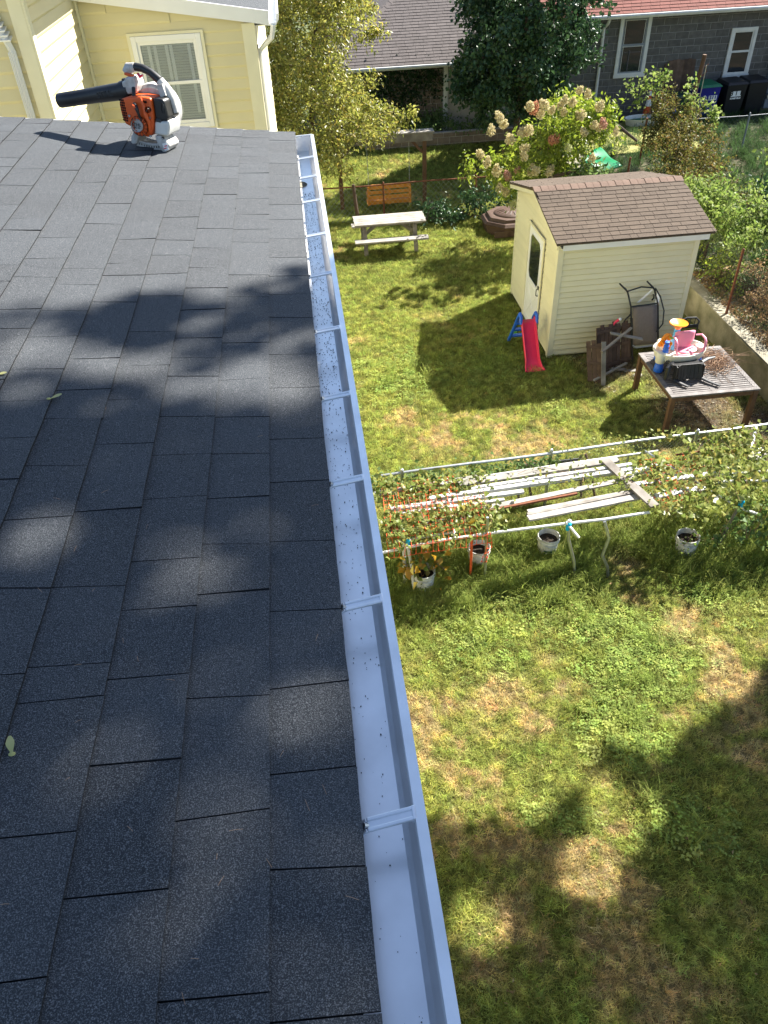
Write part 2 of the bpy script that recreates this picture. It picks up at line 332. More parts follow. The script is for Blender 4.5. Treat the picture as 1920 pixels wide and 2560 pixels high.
def plant(name, label, cat, base, clumps, leaf, per=60, size=.07, twigs=7, droop=.4, trunk=None, trunk_r=.1, width=.5, group=None, bark='bark', twig_r=.004, kind=None, crown='crown', tw_every=1, keep=None):
    """Trunk, limbs that reach for each clump, and leafy sprays."""
    base = np.asarray(base, float); T = thing(name, label, cat, base, group)
    cc = np.array([c for c, r in clumps]); nodes = []
    if trunk is None: trunk = [base, base+np.array([.03, .02, .35*(cc[:, 2].mean()-base[2])]), .3*base+.7*np.append(cc[:, :2].mean(0), cc[:, 2].mean())]
    trunk = [np.asarray(p, float) for p in trunk]; tp = []
    for a, b in zip(trunk[:-1], trunk[1:]):
        for t in np.linspace(0, 1, 7)[:-1]: tp.append(a+(b-a)*t)
    tp.append(trunk[-1]); tr = [trunk_r*(1.25 if i == 0 else 1-.75*i/len(tp)) for i in range(len(tp))]
    M().tube(tp, tr, 9).build('trunk', bark, T, smooth=True)
    nodes = [(p, r) for p, r in zip(tp[2:], tr[2:])]; b = M()
    for i in np.argsort(np.linalg.norm(cc-tp[-1], axis=1)):
        c = cc[i]; P = np.array([p for p, r in nodes]); dd = np.linalg.norm(P-c, axis=1)+np.maximum(0, P[:, 2]-c[2])*1.0
        j = int(np.argmin(dd)); p, r = nodes[j]; ln = np.linalg.norm(c-p)
        if ln < .02: continue
        mid = (p+c)/2+np.array([0, 0, .12*ln])+RS.normal(size=3)*.06*ln; q = [p, p*.5+mid*.5+RS.normal(size=3)*.02*ln, mid, mid*.45+c*.55, c]
        r0 = min(r*.75, .014+.012*ln); rs = np.linspace(r0, max(.004, r0*.45), 5); b.tube(q, rs, 5, cap=False)
        nodes += [(q[2], rs[2]), (q[3], rs[3]), (c, rs[4])]
    C, D, S, tw = sprays(clumps, per, size, twigs, droop)
    if keep is not None: k = keep(C); C, D, S = C[k], D[k], S[k]
    for (p, q) in tw[::tw_every]: b.tube([p, q], [twig_r, twig_r*.4], 3, cap=False)
    if b.v: b.build('branches', bark if bark != 'bark' else 'bark', T, smooth=True)
    o = leaves(crown, leaf, T, C, D, S, width)
    return T
def clumps_in(n, c, r, rad, noise=.25, shell=.35, keep=None):
    out = []; c = np.asarray(c, float); r = np.asarray(r, float)
    while len(out) < n:
        d = rnd_dirs(1)[0]; t = RS.uniform(shell, 1)**.6*(1+RS.normal()*noise*.3); p = c+d*r*t
        if keep is None or keep(p): out.append((p, rad*RS.uniform(.7, 1.3)))
    return out

# smooth noise for the ground
_tab = RS.rand(64, 64)
def vnoise(x, y, s):
    x = np.asarray(x, float)*s+17.3; y = np.asarray(y, float)*s+5.1; i = np.floor(x).astype(int); j = np.floor(y).astype(int); fx = x-i; fy = y-j
    fx = fx*fx*(3-2*fx); fy = fy*fy*(3-2*fy); g = lambda a, b: _tab[a % 64, b % 64]
    return (g(i, j)*(1-fx)+g(i+1, j)*fx)*(1-fy)+(g(i, j+1)*(1-fx)+g(i+1, j+1)*fx)*fy
def fbm(x, y, s): return (vnoise(x, y, s)+.5*vnoise(x, y, 2.1*s)+.25*vnoise(x, y, 4.3*s)+.12*vnoise(x, y, 9*s))/1.87

def siding(parent, O, u, n, z0, z1, iv, m, exp=.115, name='siding_board', out=.021):
    """Lap siding: every course a wedge-shaped board; iv(z) gives the runs along u."""
    O = np.asarray(O, float); u = unit(u); n = unit(n); z = z0; k = 0
    while z < z1-.01:
        ze = min(z+exp, z1)
        for (a, b) in iv((z+ze)/2):
            if b-a < .02: continue
            pr = [(.0, z), (out-.009, z), (out, z+.02), (.003, ze+.004), (0, ze+.004)]
            poly = [O+u*a+n*q+np.array([0, 0, h-O[2]]) for q, h in pr]
            M().prism(poly, u*(b-a)).build(name, m, parent)
        z = ze; k += 1
def shingle(P, u, s, n, u0, u1, s0, s1, th=.005, lift=.008, base=.002, jit=0, bev=0):
    """One shingle tab as a thin slab whose butt edge is lifted."""
    P = np.asarray(P, float); w_ = jit*RS.normal(size=4)
    q = [P+u*(u0)+s*(s0+w_[0])+n*lift, P+u*(u1)+s*(s0+w_[1])+n*lift, P+u*(u1)+s*s1+n*base, P+u*u0+s*s1+n*base]
    mm = M(); mm.add([p-n*0 for p in q]+[p+n*th for p in q], [(0,3,2,1),(4,5,6,7),(0,1,5,4),(1,2,6,5),(2,3,7,6),(3,0,4,7)]); return mm
def rows(P, u, s, n, nc, exp, span, lens, parent, m, name='shingle', limit=None, lift=.012, th=.006, gap=.006, k0=0, rest=None):
    """Courses of shingles on a slope; beyond limit they join one mesh."""
    cnt = 0; far = M()
    for k in range(k0, nc):
        a, b = span(k*exp); x = a-RS.uniform(0, lens[1])
        while x < b:
            ln = RS.uniform(*lens); x0 = max(a, x); x1 = min(b, x+ln-gap); x += ln
            if x1-x0 < .03: continue
            sh = shingle(P, u, s, n, x0, x1, k*exp, (k+1)*exp+.03, th, lift+RS.uniform(0, .003), .002)
            if limit is None or cnt < limit:
                so_ = sh.build(name, m, parent); cnt += 1; so_.data.materials.append(MATS['underlay']); so_.data.polygons.foreach_set('material_index', [0 if pl_.normal.dot(Vector(n)) > .5 else 1 for pl_ in so_.data.polygons])
            else: far.add(sh.v, sh.f)
    if far.v: tag(far.build('far_shingles', m, parent), kind='stuff')

# ================================================================ GROUND
DRY = [(G(x, y)[:2], r, a) for x, y, r, a in [(1240,1085,.75,1.0),(1130,1110,.6,.8),(1400,1110,.4,.5),(1000,1040,.5,.5),(1560,1420,.42,1.1),(1590,1480,.35,.8),(1180,1960,.55,.9),(1130,2040,.5,.8),
    (1330,1930,.4,.5),(1540,2030,.35,.9),(1480,2180,.45,1.0),(1250,2080,.4,.6),(1180,2280,.35,.5),(1700,1580,.45,.6),(1850,1660,.5,.7),(1050,1760,.35,.7),(1240,1680,.3,.6),(1350,1800,.3,.5),(1100,1560,.3,.4),
    (1520,2330,.5,.6),(1420,1720,.25,.5),(870,620,.5,.5),(1660,1780,.3,.5),(1900,1880,.4,.6),(1010,640,.5,.4),(1290,1870,.3,.4),(880,560,.4,.6),(1240,2330,.5,.5)]]
LUSH = [(G(x, y)[:2], r, a) for x, y, r, a in [(1600,1640,.6,1.2),(1500,1560,.5,1.0),(1720,1620,.4,.8),(1200,1600,.5,.7),(1560,1810,.45,.9),(1330,1500,.6,.7),(1660,1440,.5,.6),(1780,1500,.4,.5),(1430,2050,.2,.6),(1350,2040,.2,.5),(1700,2050,.4,.4),(1000,950,.8,.5),(1250,900,.8,.4),(1400,1030,.25,.6)]]
BARE = [(np.array(p), r, a) for p, r, a in [((6.5,10.9),.9,1.0),((5.6,12.6),.6,1.0),((6.9,12.2),.9,1.0),((7.4,10.3),.7,1.0),((5.2,11.9),.35,.6),((6.1,9.9),.5,.5),((5.0,13.05),.3,.6)]]
def blobs(L, x, y):
    t = np.zeros_like(x)
    for c, r, a in L: t = np.maximum(t, a*np.exp(-(((x-c[0])**2+(y-c[1])**2)/(r*r))**1.2))
    return t
def ground_state(x, y):
    """dry 0..1, bare 0..1 for each lawn point (patches of the real lawn, not light)."""
    n = fbm(x, y, 1.1); n2 = fbm(x+31, y+7, 3.2)
    dry = .5+(n-.5)*1.3+(n2-.5)*.9-.16; n3 = fbm(x+3, y+11, 8.0); dry = dry+(n3-.5)*.6+blobs(DRY, x, y)*.8*(n2*1.1+n3*1.3-.55)-blobs(LUSH, x, y)*.65
    dry = dry-.12*np.clip((y-8)/6, 0, 1)
    bare = blobs(BARE, x, y)*(.55+.9*n2); return np.clip(dry, 0, 1), np.clip(bare*1.3-.2, 0, 1)
def tint(x, y):
    d, b = ground_state(x, y); n = fbm(x-9, y+3, 5.0)[:, None]
    g1 = np.array([.14, .175, .038]); g2 = np.array([.275, .28, .075]); dr = np.array([.37, .29, .135]); so_ = np.array([.20, .155, .105])
    c = g1*(1-n)+g2*n; t = np.clip((d-.42)/.42, 0, 1)[:, None]; mid = np.array([.28, .265, .085])
    c = np.where(t < .5, c*(1-2*t)+mid*2*t, mid*(2-2*t)+dr*(2*t-1)); return c*(1-b[:, None])+so_*b[:, None]
def height(x, y): return .42*np.clip((y-24.0)/3.5, 0, 1)**1.5+.012*(fbm(x, y, 1.3)-.5)
def sheet(name, xs, ys, h, colf, m, kind='structure'):
    X, Y = np.meshgrid(xs, ys); V = np.stack([X.ravel(), Y.ravel(), h(X.ravel(), Y.ravel())], 1); nx = len(xs); ny = len(ys)
    i = (np.arange(ny-1)[:, None]*nx+np.arange(nx-1)[None]).ravel(); Fq = np.stack([i, i+1, i+nx+1, i+nx], 1)
    me = bpy.data.meshes.new(name); me.vertices.add(len(V)); me.vertices.foreach_set('co', V.ravel()); me.loops.add(Fq.size); me.loops.foreach_set('vertex_index', Fq.ravel())
    me.polygons.add(len(Fq)); me.polygons.foreach_set('loop_start', np.arange(len(Fq))*4); me.polygons.foreach_set('loop_total', np.full(len(Fq), 4)); me.polygons.foreach_set('use_smooth', [True]*len(Fq)); me.update()
    if colf is not None:
        c = colf(V[:, 0], V[:, 1]); a = me.color_attributes.new('tint', 'FLOAT_COLOR', 'POINT'); a.data.foreach_set('color', np.concatenate([c, np.ones((len(c), 1))], 1).ravel())
    me.materials.append(MATS[m]); o = bpy.data.objects.new(name, me); COL.objects.link(o); reg(o, None, (0, 0, 0)); o['kind'] = kind; return o
def tint_mat(name, kind, k=1.0, bump=None, trans=0):
    m = mat(name, (.5, .5, .5), rough=.85, spec=.15, amt=.35, scale=55 if kind == 'GEOMETRY' else 9, bump=bump); n = m.node_tree.nodes; L = m.node_tree.links; b = n['Principled BSDF']
    base = b.inputs['Base Color'].links[0].from_socket; at = n.new('ShaderNodeAttribute'); at.attribute_type = kind; at.attribute_name = 'tint'
    mu = n.new('ShaderNodeVectorMath'); mu.operation = 'MULTIPLY'; L.new(base, mu.inputs[0]); L.new(at.outputs['Color'], mu.inputs[1])
    sc_ = n.new('ShaderNodeVectorMath'); sc_.operation = 'SCALE'; sc_.inputs['Scale'].default_value = 2*k; L.new(mu.outputs[0], sc_.inputs[0]); L.new(sc_.outputs[0], b.inputs['Base Color'])
    if trans:
        tr = n.new('ShaderNodeBsdfTranslucent'); L.new(sc_.outputs[0], tr.inputs[0]); ms = n.new('ShaderNodeMixShader'); ms.inputs[0].default_value = trans
        L.new(b.outputs[0], ms.inputs[1]); L.new(tr.outputs[0], ms.inputs[2]); L.new(ms.outputs[0], n['Material Output'].inputs[0])
tint_mat('lawn_ground', 'GEOMETRY', .42, bump=(45, .8, .03))
tint_mat('grass_blade', 'INSTANCER', 1.55, trans=.5)
mat('far_ground', (.07, .085, .03), rough=.95, amt=.3, scale=.6)
mat('yard_ground', (.045, .05, .022), rough=.95, col2=(.12, .09, .05), scale=1.4, bump=(20, .8, .03))
WX = 7.85                                            # face of the concrete wall
sheet('ground', np.linspace(-150, 150, 7), np.linspace(-120, 200, 7), lambda x, y: x*0-.12, None, 'far_ground')
sheet('lawn', np.linspace(-1.2, WX+.05, 180), np.linspace(.5, 29.5, 400), height, tint, 'lawn_ground')
yard = sheet('neighbour_yard', np.linspace(WX+.2, 30, 60), np.linspace(2, 36, 70), lambda x, y: .50+.12*(fbm(x, y, .5)-.5), None, 'yard_ground')

# grass blades: tufts spread over the lawn (one mass nobody could count)
gcol = bpy.data.collections.new('grass_source')
def tuft(name, n, h, wd, spread, lean):
    v = []; f = []
    for i in range(n):
        a = random.uniform(0, 6.283); r = spread*math.sqrt(random.random()); b = np.array([r*math.cos(a), r*math.sin(a), -.004]); hh = h*random.uniform(.5, 1.15)
        t = random.uniform(0, 6.283); l = np.array([math.cos(t), math.sin(t), 0])*hh*lean*random.uniform(.3, 1.3); sd = np.array([-math.sin(t+.6), math.cos(t+.6), 0])*wd*random.uniform(.7, 1.3)
        k = len(v); v += [b-sd, b+sd, b+l*.4+np.array([0,0,hh*.62])+sd*.75, b+l*.4+np.array([0,0,hh*.62])-sd*.75, b+l*1.15+np.array([0,0,hh*.92])]; f += [(k,k+1,k+2,k+3), (k+3,k+2,k+4)]
    me = bpy.data.meshes.new(name); me.from_pydata([tuple(p) for p in v], [], f); me.materials.append(MATS['grass_blade']); o = bpy.data.objects.new(name, me); gcol.objects.link(o)
tuft('tuft_a', 20, .046, .0024, .05, 1.0); tuft('tuft_b', 22, .045, .0026, .055, 1.4); tuft('tuft_c', 18, .056, .0025, .045, .9)
tuft('tuft_d_long', 34, .17, .0028, .07, .9)
for i in range(1):                                   # broad-leaved weeds
    v = []; f = []
    for j in range(26):
        a = random.uniform(0, 6.283); r = .07*math.sqrt(random.random()); c = np.array([r*math.cos(a), r*math.sin(a), random.uniform(.015, .05)]); t = random.uniform(0, 6.283)
        e = np.array([math.cos(t), math.sin(t), random.uniform(-.3, .3)])*random.uniform(.009, .016); s_ = np.array([-math.sin(t), math.cos(t), random.uniform(-.2, .2)])*.008; k = len(v); v += [c-e, c+s_, c+e, c-s_]; f.append((k, k+1, k+2, k+3))
    me = bpy.data.meshes.new('tuft_e_weed'); me.from_pydata([tuple(p) for p in v], [], f); me.materials.append(MATS['grass_blade']); gcol.objects.link(bpy.data.objects.new('tuft_e_weed', me))
def scatter(name, label, P, cols, idx, scl):
    n = len(P); me = bpy.data.meshes.new(name); me.vertices.add(n); me.vertices.foreach_set('co', P.ravel())
    a = me.attributes.new('tint', 'FLOAT_COLOR', 'POINT'); a.data.foreach_set('color', np.concatenate([cols, np.ones((n, 1))], 1).ravel())
    a = me.attributes.new('rot', 'FLOAT_VECTOR', 'POINT'); a.data.foreach_set('vector', np.stack([RS.normal(size=n)*.12, RS.normal(size=n)*.12, RS.uniform(0, 6.283, n)], 1).ravel())
    a = me.attributes.new('scl', 'FLOAT', 'POINT'); a.data.foreach_set('value', scl); a = me.attributes.new('pick', 'INT', 'POINT'); a.data.foreach_set('value', idx.astype(np.int32))
    me.update(); o = bpy.data.objects.new(name, me); COL.objects.link(o); reg(o, None, (0, 0, 0)); tag(o, label, 'grass', kind='stuff')
    ng = bpy.data.node_groups.new(name, 'GeometryNodeTree'); ng.interface.new_socket('Geometry', in_out='INPUT', socket_type='NodeSocketGeometry'); ng.interface.new_socket('Geometry', in_out='OUTPUT', socket_type='NodeSocketGeometry')
    N = ng.nodes; L = ng.links; gi = N.new('NodeGroupInput'); go = N.new('NodeGroupOutput'); ci = N.new('GeometryNodeCollectionInfo'); ci.inputs['Collection'].default_value = gcol; ci.inputs['Separate Children'].default_value = True; ci.inputs['Reset Children'].default_value = True
    ip = N.new('GeometryNodeInstanceOnPoints'); ip.inputs['Pick Instance'].default_value = True
    def na(nm, t): q = N.new('GeometryNodeInputNamedAttribute'); q.data_type = t; q.inputs['Name'].default_value = nm; return q.outputs['Attribute']
    L.new(gi.outputs[0], ip.inputs['Points']); L.new(ci.outputs[0], ip.inputs['Instance']); L.new(na('pick', 'INT'), ip.inputs['Instance Index']); L.new(na('rot', 'FLOAT_VECTOR'), ip.inputs['Rotation']); L.new(na('scl', 'FLOAT'), ip.inputs['Scale']); L.new(ip.outputs[0], go.inputs[0])
    o.modifiers.new('scatter', 'NODES').node_group = ng; return o
def in_shed(x, y): return (x > 4.42) & (y > 13.15) & (y < 16.3)
n = 115000; v = RS.rand(n); y = 1.2+26.5*v**1.35; x = RS.uniform(.05, WX-.02, n); lim = 2.2+.68*y; k = (x < lim) & ~in_shed(x, y); x = x[k]; y = y[k]
d, b = ground_state(x, y); k = RS.rand(len(x)) > b*.85; x, y, d, b = x[k], y[k], d[k], b[k]
c = tint(x, y)*RS.uniform(.45, 1.55, (len(x), 1))*(1+RS.normal(size=(len(x), 3))*.07); pick = RS.randint(0, 3, len(x)); lush = blobs(LUSH, x, y); pick[(RS.rand(len(x)) < lush*.45)] = 4
near_tr = np.exp(-((y-7.55)/.55)**2)*(x < 7.5)*(RS.rand(len(x)) < .75); bk_ = sum(np.exp(-(((x-a_)**2+(y-b_)**2)/.06)) for a_, b_ in ((2.92, 7.55), (1.10, 7.1), (4.83, 7.25), (1.92, 7.45), (3.3, 7.15), (1.4, 7.15))); longg = (RS.rand(len(x)) < near_tr*.55+bk_*.8) | (RS.rand(len(x)) < lush*.05); pick[longg] = 3
patch = np.exp(-(((x-3.95)**2+(y-7.0)**2)/.3)); pick[(patch > .4)] = 1
scl = (.75+.35*np.clip(.8-d, -.3, .8)+RS.normal(size=len(x))*.26).clip(.35, 1.9)*(1+.02*y); c[pick == 4] = c[pick == 4]*.6+np.array([.13, .21, .055])*.4; c[longg] = c[longg]*.5+np.array([.13, .18, .04])*.5
scatter('lawn_grass', 'patchy green and straw coloured lawn grass around the shed and trellis', np.stack([x, y, height(x, y)], 1), c, pick, scl)
# the shaded yard behind the wall: creeping ground cover and dry leaf litter
n = 9000; x = RS.uniform(8.05, 17, n); y = RS.uniform(8, 27.5, n); k = (x < .75+.66*y); x, y = x[k], y[k]
dry = (x < 10.4) & (y < 15.5) & (RS.rand(len(x)) < .55)
c = np.where(dry[:, None], np.array([.34, .24, .11]), np.array([.035, .065, .02]))*RS.uniform(.6, 1.4, (len(x), 1)); pick = np.where(dry, 4, RS.choice([3, 4, 4], len(x)))
scatter('ground_cover', 'dark creeping ground cover and dry litter in the yard behind the concrete wall', np.stack([x, y, .5+.12*(fbm(x, y, .5)-.5)], 1), c, pick, RS.uniform(.8, 2.2, len(x)))

# ================================================================ THE HOUSE UNDER THE CAMERA
ZE = 6.51; TP = .115; EX = .1425                      # eave height, roof pitch, shingle exposure
H = thing('house', 'house with charcoal shingle roof and white gutter seen from its own eave', 'house', (-3, 1.5, 0))
M().box(-6, -.14, -2.0, 4.58, 0, 6.36).build('wall', 'siding', H)
us = unit([-1, 0, TP]); un = unit([TP, 0, 1]); uy = np.array([0, 1., 0]); PE = np.array([-.008, 0, ZE-.008]); YR = 4.675
deck = M(); a0 = np.array([-.03, -2, ZE-.012]); deck.prism([a0-un*.05, a0, a0+us*6.2, a0+us*6.2-un*.05], (0, YR+2-.012, 0)); roof = deck.build('roof', 'underlay', H)
JN = {0: [355,360,385,412,440,473,515,552,600,647,693,739,800,890,973,1101,1207,1360,1533,1713,1929,2181,2551],
      1: [348,372,395,412,436,470,500,540,577,610,692,747,834,861,950,1048,1141,1248,1369,1483,1749,2036,2500],
      2: [345,366,388,420,450,490,524,575,624,675,724,777,850,901,947,1047,1141,1247,1403,1524,1696,1911,2239],
      3: [340,362,393,430,464,506,546,605,642,687,745,834,918,1003,1116,1277,1474,1668,1751,2094,2462],
      4: [336,357,400,422,458,502,560,601,663,693,760,833,901,978,1053,1172,1299,1481,1696,1990,2330]}
def y_at(k, py):
    lo, hi = .1, 4.9
    for _ in range(30):
        m_ = (lo+hi)/2; q = PE+us*(k+.5)*EX+uy*m_
        if proj(q)[1] > py: lo = m_
        else: hi = m_
    return (lo+hi)/2
for k in range(20):
    if k in JN: ys = sorted([y_at(k, p) for p in JN[k]])
    else:
        ys = []; t = RS.uniform(-.1, .25)
        while t < YR-.05: ys.append(t); t += RS.choice([.135, .17, .2, .24, .29, .33])
    pre = []; t = ys[0]
    while t > -.5: t -= .3; pre.append(t)
    ys = sorted(pre)+ys; ys = [t for i, t in enumerate(ys) if t < YR-.04]+[YR]
    skw = {t: RS.normal()*.0045 for t in ys}; skw[YR] = 0
    for a, b_ in zip(ys[:-1], ys[1:]):
        if b_-a < .03: continue
        s0 = k*EX+(-.008 if k == 0 and a < .62 and RS.rand() < .5 else 0)
        q0 = PE+us*s0+uy*a; lift = .0085+RS.uniform(0, .0015)+(.002 if RS.rand() < .12 else 0); mm = M(); nseg = 3; us_ = np.linspace(0, 1, nseg+1); top = []; bot = []
        for t in us_:
            for (ss, hh) in ((0, lift), (EX+.028, .003)):
                yy = a+.0013+(b_-a-.0026)*t+(skw[a]*(1-t)+skw[b_]*t)*(ss/EX); wv = .0006*RS.normal() if ss == 0 else 0
                p = PE+us*(s0+ss+wv)+uy*yy; bot.append(p+un*(hh-.005)); top.append(p+un*(hh+.0005*RS.normal()))
        nv = len(top); fs = []
        for j in range(nseg):
            i0 = 2*j; fs += [(i0, i0+1, i0+3, i0+2), (nv+i0, nv+i0+2, nv+i0+3, nv+i0+1), (i0, i0+2, nv+i0+2, nv+i0), (i0+1, nv+i0+1, nv+i0+3, i0+3)]
        fs += [(0, nv, nv+1, 1), (nv-2, nv-1, 2*nv-1, 2*nv-2)]; mm.add(bot+top, fs); so_ = mm.build('shingle', 'shingle_grey', roof); so_.data.materials.append(MATS['underlay']); so_.data.polygons.foreach_set('material_index', [0 if pl_.normal.dot(Vector(un)) > .5 else 1 for pl_ in so_.data.polygons])
M().box(-.155, -.062, -2.0, YR-.03, ZE-.2, ZE-.03).build('fascia', 'vinyl_white', H)
dr = M(); dr.prism([PE+us*(-.002)+un*.003+uy*YR, PE+us*3+un*.003+uy*YR, PE+us*3-un*.06+uy*YR, PE+us*(-.002)-un*.06+uy*YR], (0, .008, 0)); dr.build('drip_edge', 'vinyl_white', H)
# gutter: K-shaped trough with lip, end cap, hidden hangers
GE = 4.60
prof = [(-.058, ZE-.022), (-.058, ZE-.088), (.058, ZE-.086), (.066, ZE-.055), (.0755, ZE-.030), (.0765, ZE-.004), (.0935, ZE-.002), (.0945, ZE-.012), (.088, ZE-.020), (.0895, ZE-.035), (.082, ZE-.058), (.066, ZE-.0905), (-.0605, ZE-.0925), (-.0605, ZE-.022)]
gp = [np.array([a, -2.0, b]) for a, b in prof]; gut = M(); gut.prism(gp, (0, GE+2.0, 0)); g_o = gut.build('gutter', 'gutter_white', H)
M().prism([np.array([a, GE+.0005, b]) for a, b in [(-.06, ZE-.02), (.09, ZE-.003), (.092, ZE-.035), (.082, ZE-.06), (.066, ZE-.094), (-.06, ZE-.094)]], (0, .002, 0)).build('end_cap', 'gutter_white', g_o)
M().beam((-.055, GE-.002, ZE-.008), (.085, GE-.002, ZE-.003), .006, .008).build('cap_rim', 'gutter_front', g_o)
for Y in (.19, .614, 1.08, 1.487, 1.88, 2.288, 2.728, 3.123, 3.535, 3.884, 4.199):
    sl_ = -.012; hz = ZE-.010; pts = lambda x: np.array([x, Y+sl_*0, hz])
    h = M(); a = np.array([.078, Y, ZE-.0065]); c_ = np.array([.0, Y-.008, ZE-.012]); e = np.array([-.045, Y-.026, ZE-.026])
    for off, wd_ in ((-.0085, .0065), (.0085, .0065)):
        h.beam(a+[0, off, 0], c_+[0, off, 0], wd_, .0055); h.beam(c_+[0, off, .0002], e+[0, off, 0], wd_, .0055)
    h.beam(a-[0, 0, .0012], c_-[0, 0, .0012], .0135, .0035); h.beam(c_-[0, 0, .003], e-[0, 0, .003], .0125, .003)
    h.box(.072, .079, Y-.012, Y+.012, ZE-.016, ZE-.0035); ho = h.build('hanger', 'hanger_metal', g_o, bevel=.0015)
    s_ = M(); s_.cyl(c_+[0, 0, -.002], c_+[-.006, -.002, .004], .005, .0045, 8); s_.build('screw', 'galvanised', ho, smooth=True)
ol = M(); c0 = np.array([-.012, 4.02, ZE-.0855]); ol.lathe(c0, [(.031, 0), (.036, .004), (.041, .001)], 18, R=np.diag([1., 1.15, 1])); ol.lathe(c0+[0, 0, .0006], [(.001, 0), (.031, 0)], 18); ol.build('drain_outlet', 'concrete', g_o, smooth=True)
gr = M()
for i in range(1900):
    Y = .25+3.65*RS.rand()**.8; X = RS.uniform(-.03, .056); s_ = RS.uniform(.0004, .00105)*(1 if RS.rand() < .93 else 1.4)*(.62+.38*min(1, Y/2.4))
    if RS.rand() > .13+.87*np.clip((Y-.6)/1.8, 0, 1): continue
    gr.obox((X, Y, ZE-.0872+s_*.8+(X+.06)*.017), (s_*2, s_*RS.uniform(1.6, 2.8), s_*1.6), rotz(RS.uniform(0, 3)))
tag(gr.build('roof_granules', 'dark_void'), 'loose black shingle granules scattered along the gutter floor', 'granules', kind='stuff')
def on_roof(x, y, up=0): v = ray(x, y); n_ = un; p0 = PE+un*.010; t = ((p0-CAM)@n_)/(v@n_); return CAM+v*t+un*up
for (x, y, a, L_) in ((29,1865,1.9,.036), (140,994,.6,.034), (3,937,.2,.03)):
    c = on_roof(x, y, .004); R = rotz(a); m_ = M(); pr = []
    for t in np.linspace(0, 1, 7): wv = .006*math.sin(math.pi*min(1, t*1.05)**1.6)+.0022; pr.append((t*L_-L_/2, wv))
    up = [c+R@np.array([q, w_, .0012*math.sin(q*90)]) for q, w_ in pr]; dn = [c+R@np.array([q, -w_*.7, 0]) for q, w_ in pr]
    for i in range(6): m_.quad(dn[i], dn[i+1], up[i+1], up[i])
    m_.ball(c+R@np.array([-L_/2-.002, 0, .001]), (.006, .0042, .0025), 8, 6)
    tag(m_.build('maple_seed', 'seed_wing', smooth=True), ('pale green winged maple seed lying flat on the dark shaded shingles', 'yellow winged maple seed on the shingles at the edge of the tree shade', 'small yellow maple seed beside a second seed on the shingles')[0 if y > 1500 else 1 if x > 60 else 2], 'seed')
nd = M()
for i in range(30):
    c = on_roof(RS.uniform(0, 930), RS.uniform(1000, 2500), .0025)
    if c[0] > -.03: continue
    a = RS.uniform(0, 3.14); d_ = np.array([math.cos(a), math.sin(a), 0])*RS.uniform(.004, .011); nd.tube([c-d_, c+[0, 0, .0012], c+d_], .0004, 3)
tag(nd.build('needle_litter', 'dry_twig'), 'tiny dry needles scattered over the charcoal shingles', 'needles', kind='stuff')

# ================================================================ LEAF BLOWER on the roof
bb = on_roof(388, 362); yaw = math.radians(-22); BR = rotz(yaw) @ np.eye(3); tilt = roty(math.atan(TP)); BR = tilt @ BR
B = thing('leaf_blower', 'orange and white handheld leaf blower with black nozzle standing on the roof ridge end', 'leaf blower', bb)
K = .000405
def bp(u, v, y=0): return np.array([(u-1160)*K, y, (960-v)*K])
def bput(m_, name, mt, parent=None, **kw): m_.xf(BR, bb); return m_.build(name, mt, parent or B, **kw)
def bprism(poly, y0, y1): return M().prism([bp(u, v, y0) for u, v in poly], (0, y1-y0, 0))
hs = M(); hs.lathe(bp(1165, 575, .06), [(.100, -.045), (.114, -.035), (.118, 0), (.114, .03), (.095, .045), (.02, .045)], 32, R=rotx(math.pi/2)); hs.lathe(bp(1165, 575, .012), [(.100, 0), (.01, 0)], 32, R=rotx(math.pi/2)); bput(hs, 'fan_housing', 'blower_white', smooth=True)
eng = bprism([(850,490),(880,445),(1000,405),(1150,385),(1280,388),(1292,600),(1275,700),(1235,800),(1180,832),(1085,800),(1010,745),(900,718),(862,600)], -.085, .04); eo = bput(eng, 'engine_cover', 'orange_plastic', bevel=.014, seg=4, smooth=True)
rib = M().tube([bp(1150, 395, -.087), bp(1185, 470, -.090), bp(1200, 560, -.092), bp(1235, 640, -.090), bp(1230, 760, -.086)], [.006, .009, .010, .009, .006], 8); bput(rib, 'cover_rib', 'orange_plastic', eo, smooth=True)
mx = M(); mx.lathe(bp(1108, 705, -.092), [(.045, .006), (.044, 0), (.030, -.002)], 30, R=rotx(math.pi/2)); bput(mx, 'cooling_grille', 'black_plastic', eo, smooth=True)
gr_ = M()
for j in range(14):
    a = 2*math.pi*j/14; p0 = bp(1108, 705, -.0955); gr_.beam(p0+[.028*math.cos(a), 0, .028*math.sin(a)], p0+[.045*math.cos(a), .002, .045*math.sin(a)], .004, .004, up=(0, 1, 0))
for r_ in (.0345, .040): gr_.tube([bp(1108, 705, -.0955)+[r_*math.cos(t), 0, r_*math.sin(t)] for t in np.linspace(0, 6.283, 25)], .0014, 5)
bput(gr_, 'grille_bars', 'orange_plastic', eo)
di = M(); di.lathe(bp(1085, 700, -.097), [(.029, .01), (.029, -.004), (.027, -.006), (.001, -.006)], 30, R=rotx(math.pi/2)); do = bput(di, 'starter_cap', 'disc_grey', smooth=True)
fx = BR@np.array([1, 0, 0]); fz = BR@np.array([0, 0, 1])
text_mesh('lettering', 'STIHL', .0185, 'print_black', do, bb+BR@bp(1082, 690, -.1045), fx, fz, .0003, .0004); text_mesh('lettering', 'BG 55', .0125, 'print_black', do, bb+BR@bp(1090, 722, -.1045), fx, fz, .0003, .0003)
gv = M()
for r in range(9):
    for c_ in range(3):
        u = 872+c_*22+(r % 2)*6+r*3.5; v_ = 455+r*27; gv.obox(bp(u, v_, -.0855), (.0062, .003, .0085))
for r in range(9): gv.obox(bp(853+r*1.2, 470+r*26, -.04), (.004, .06, .006))
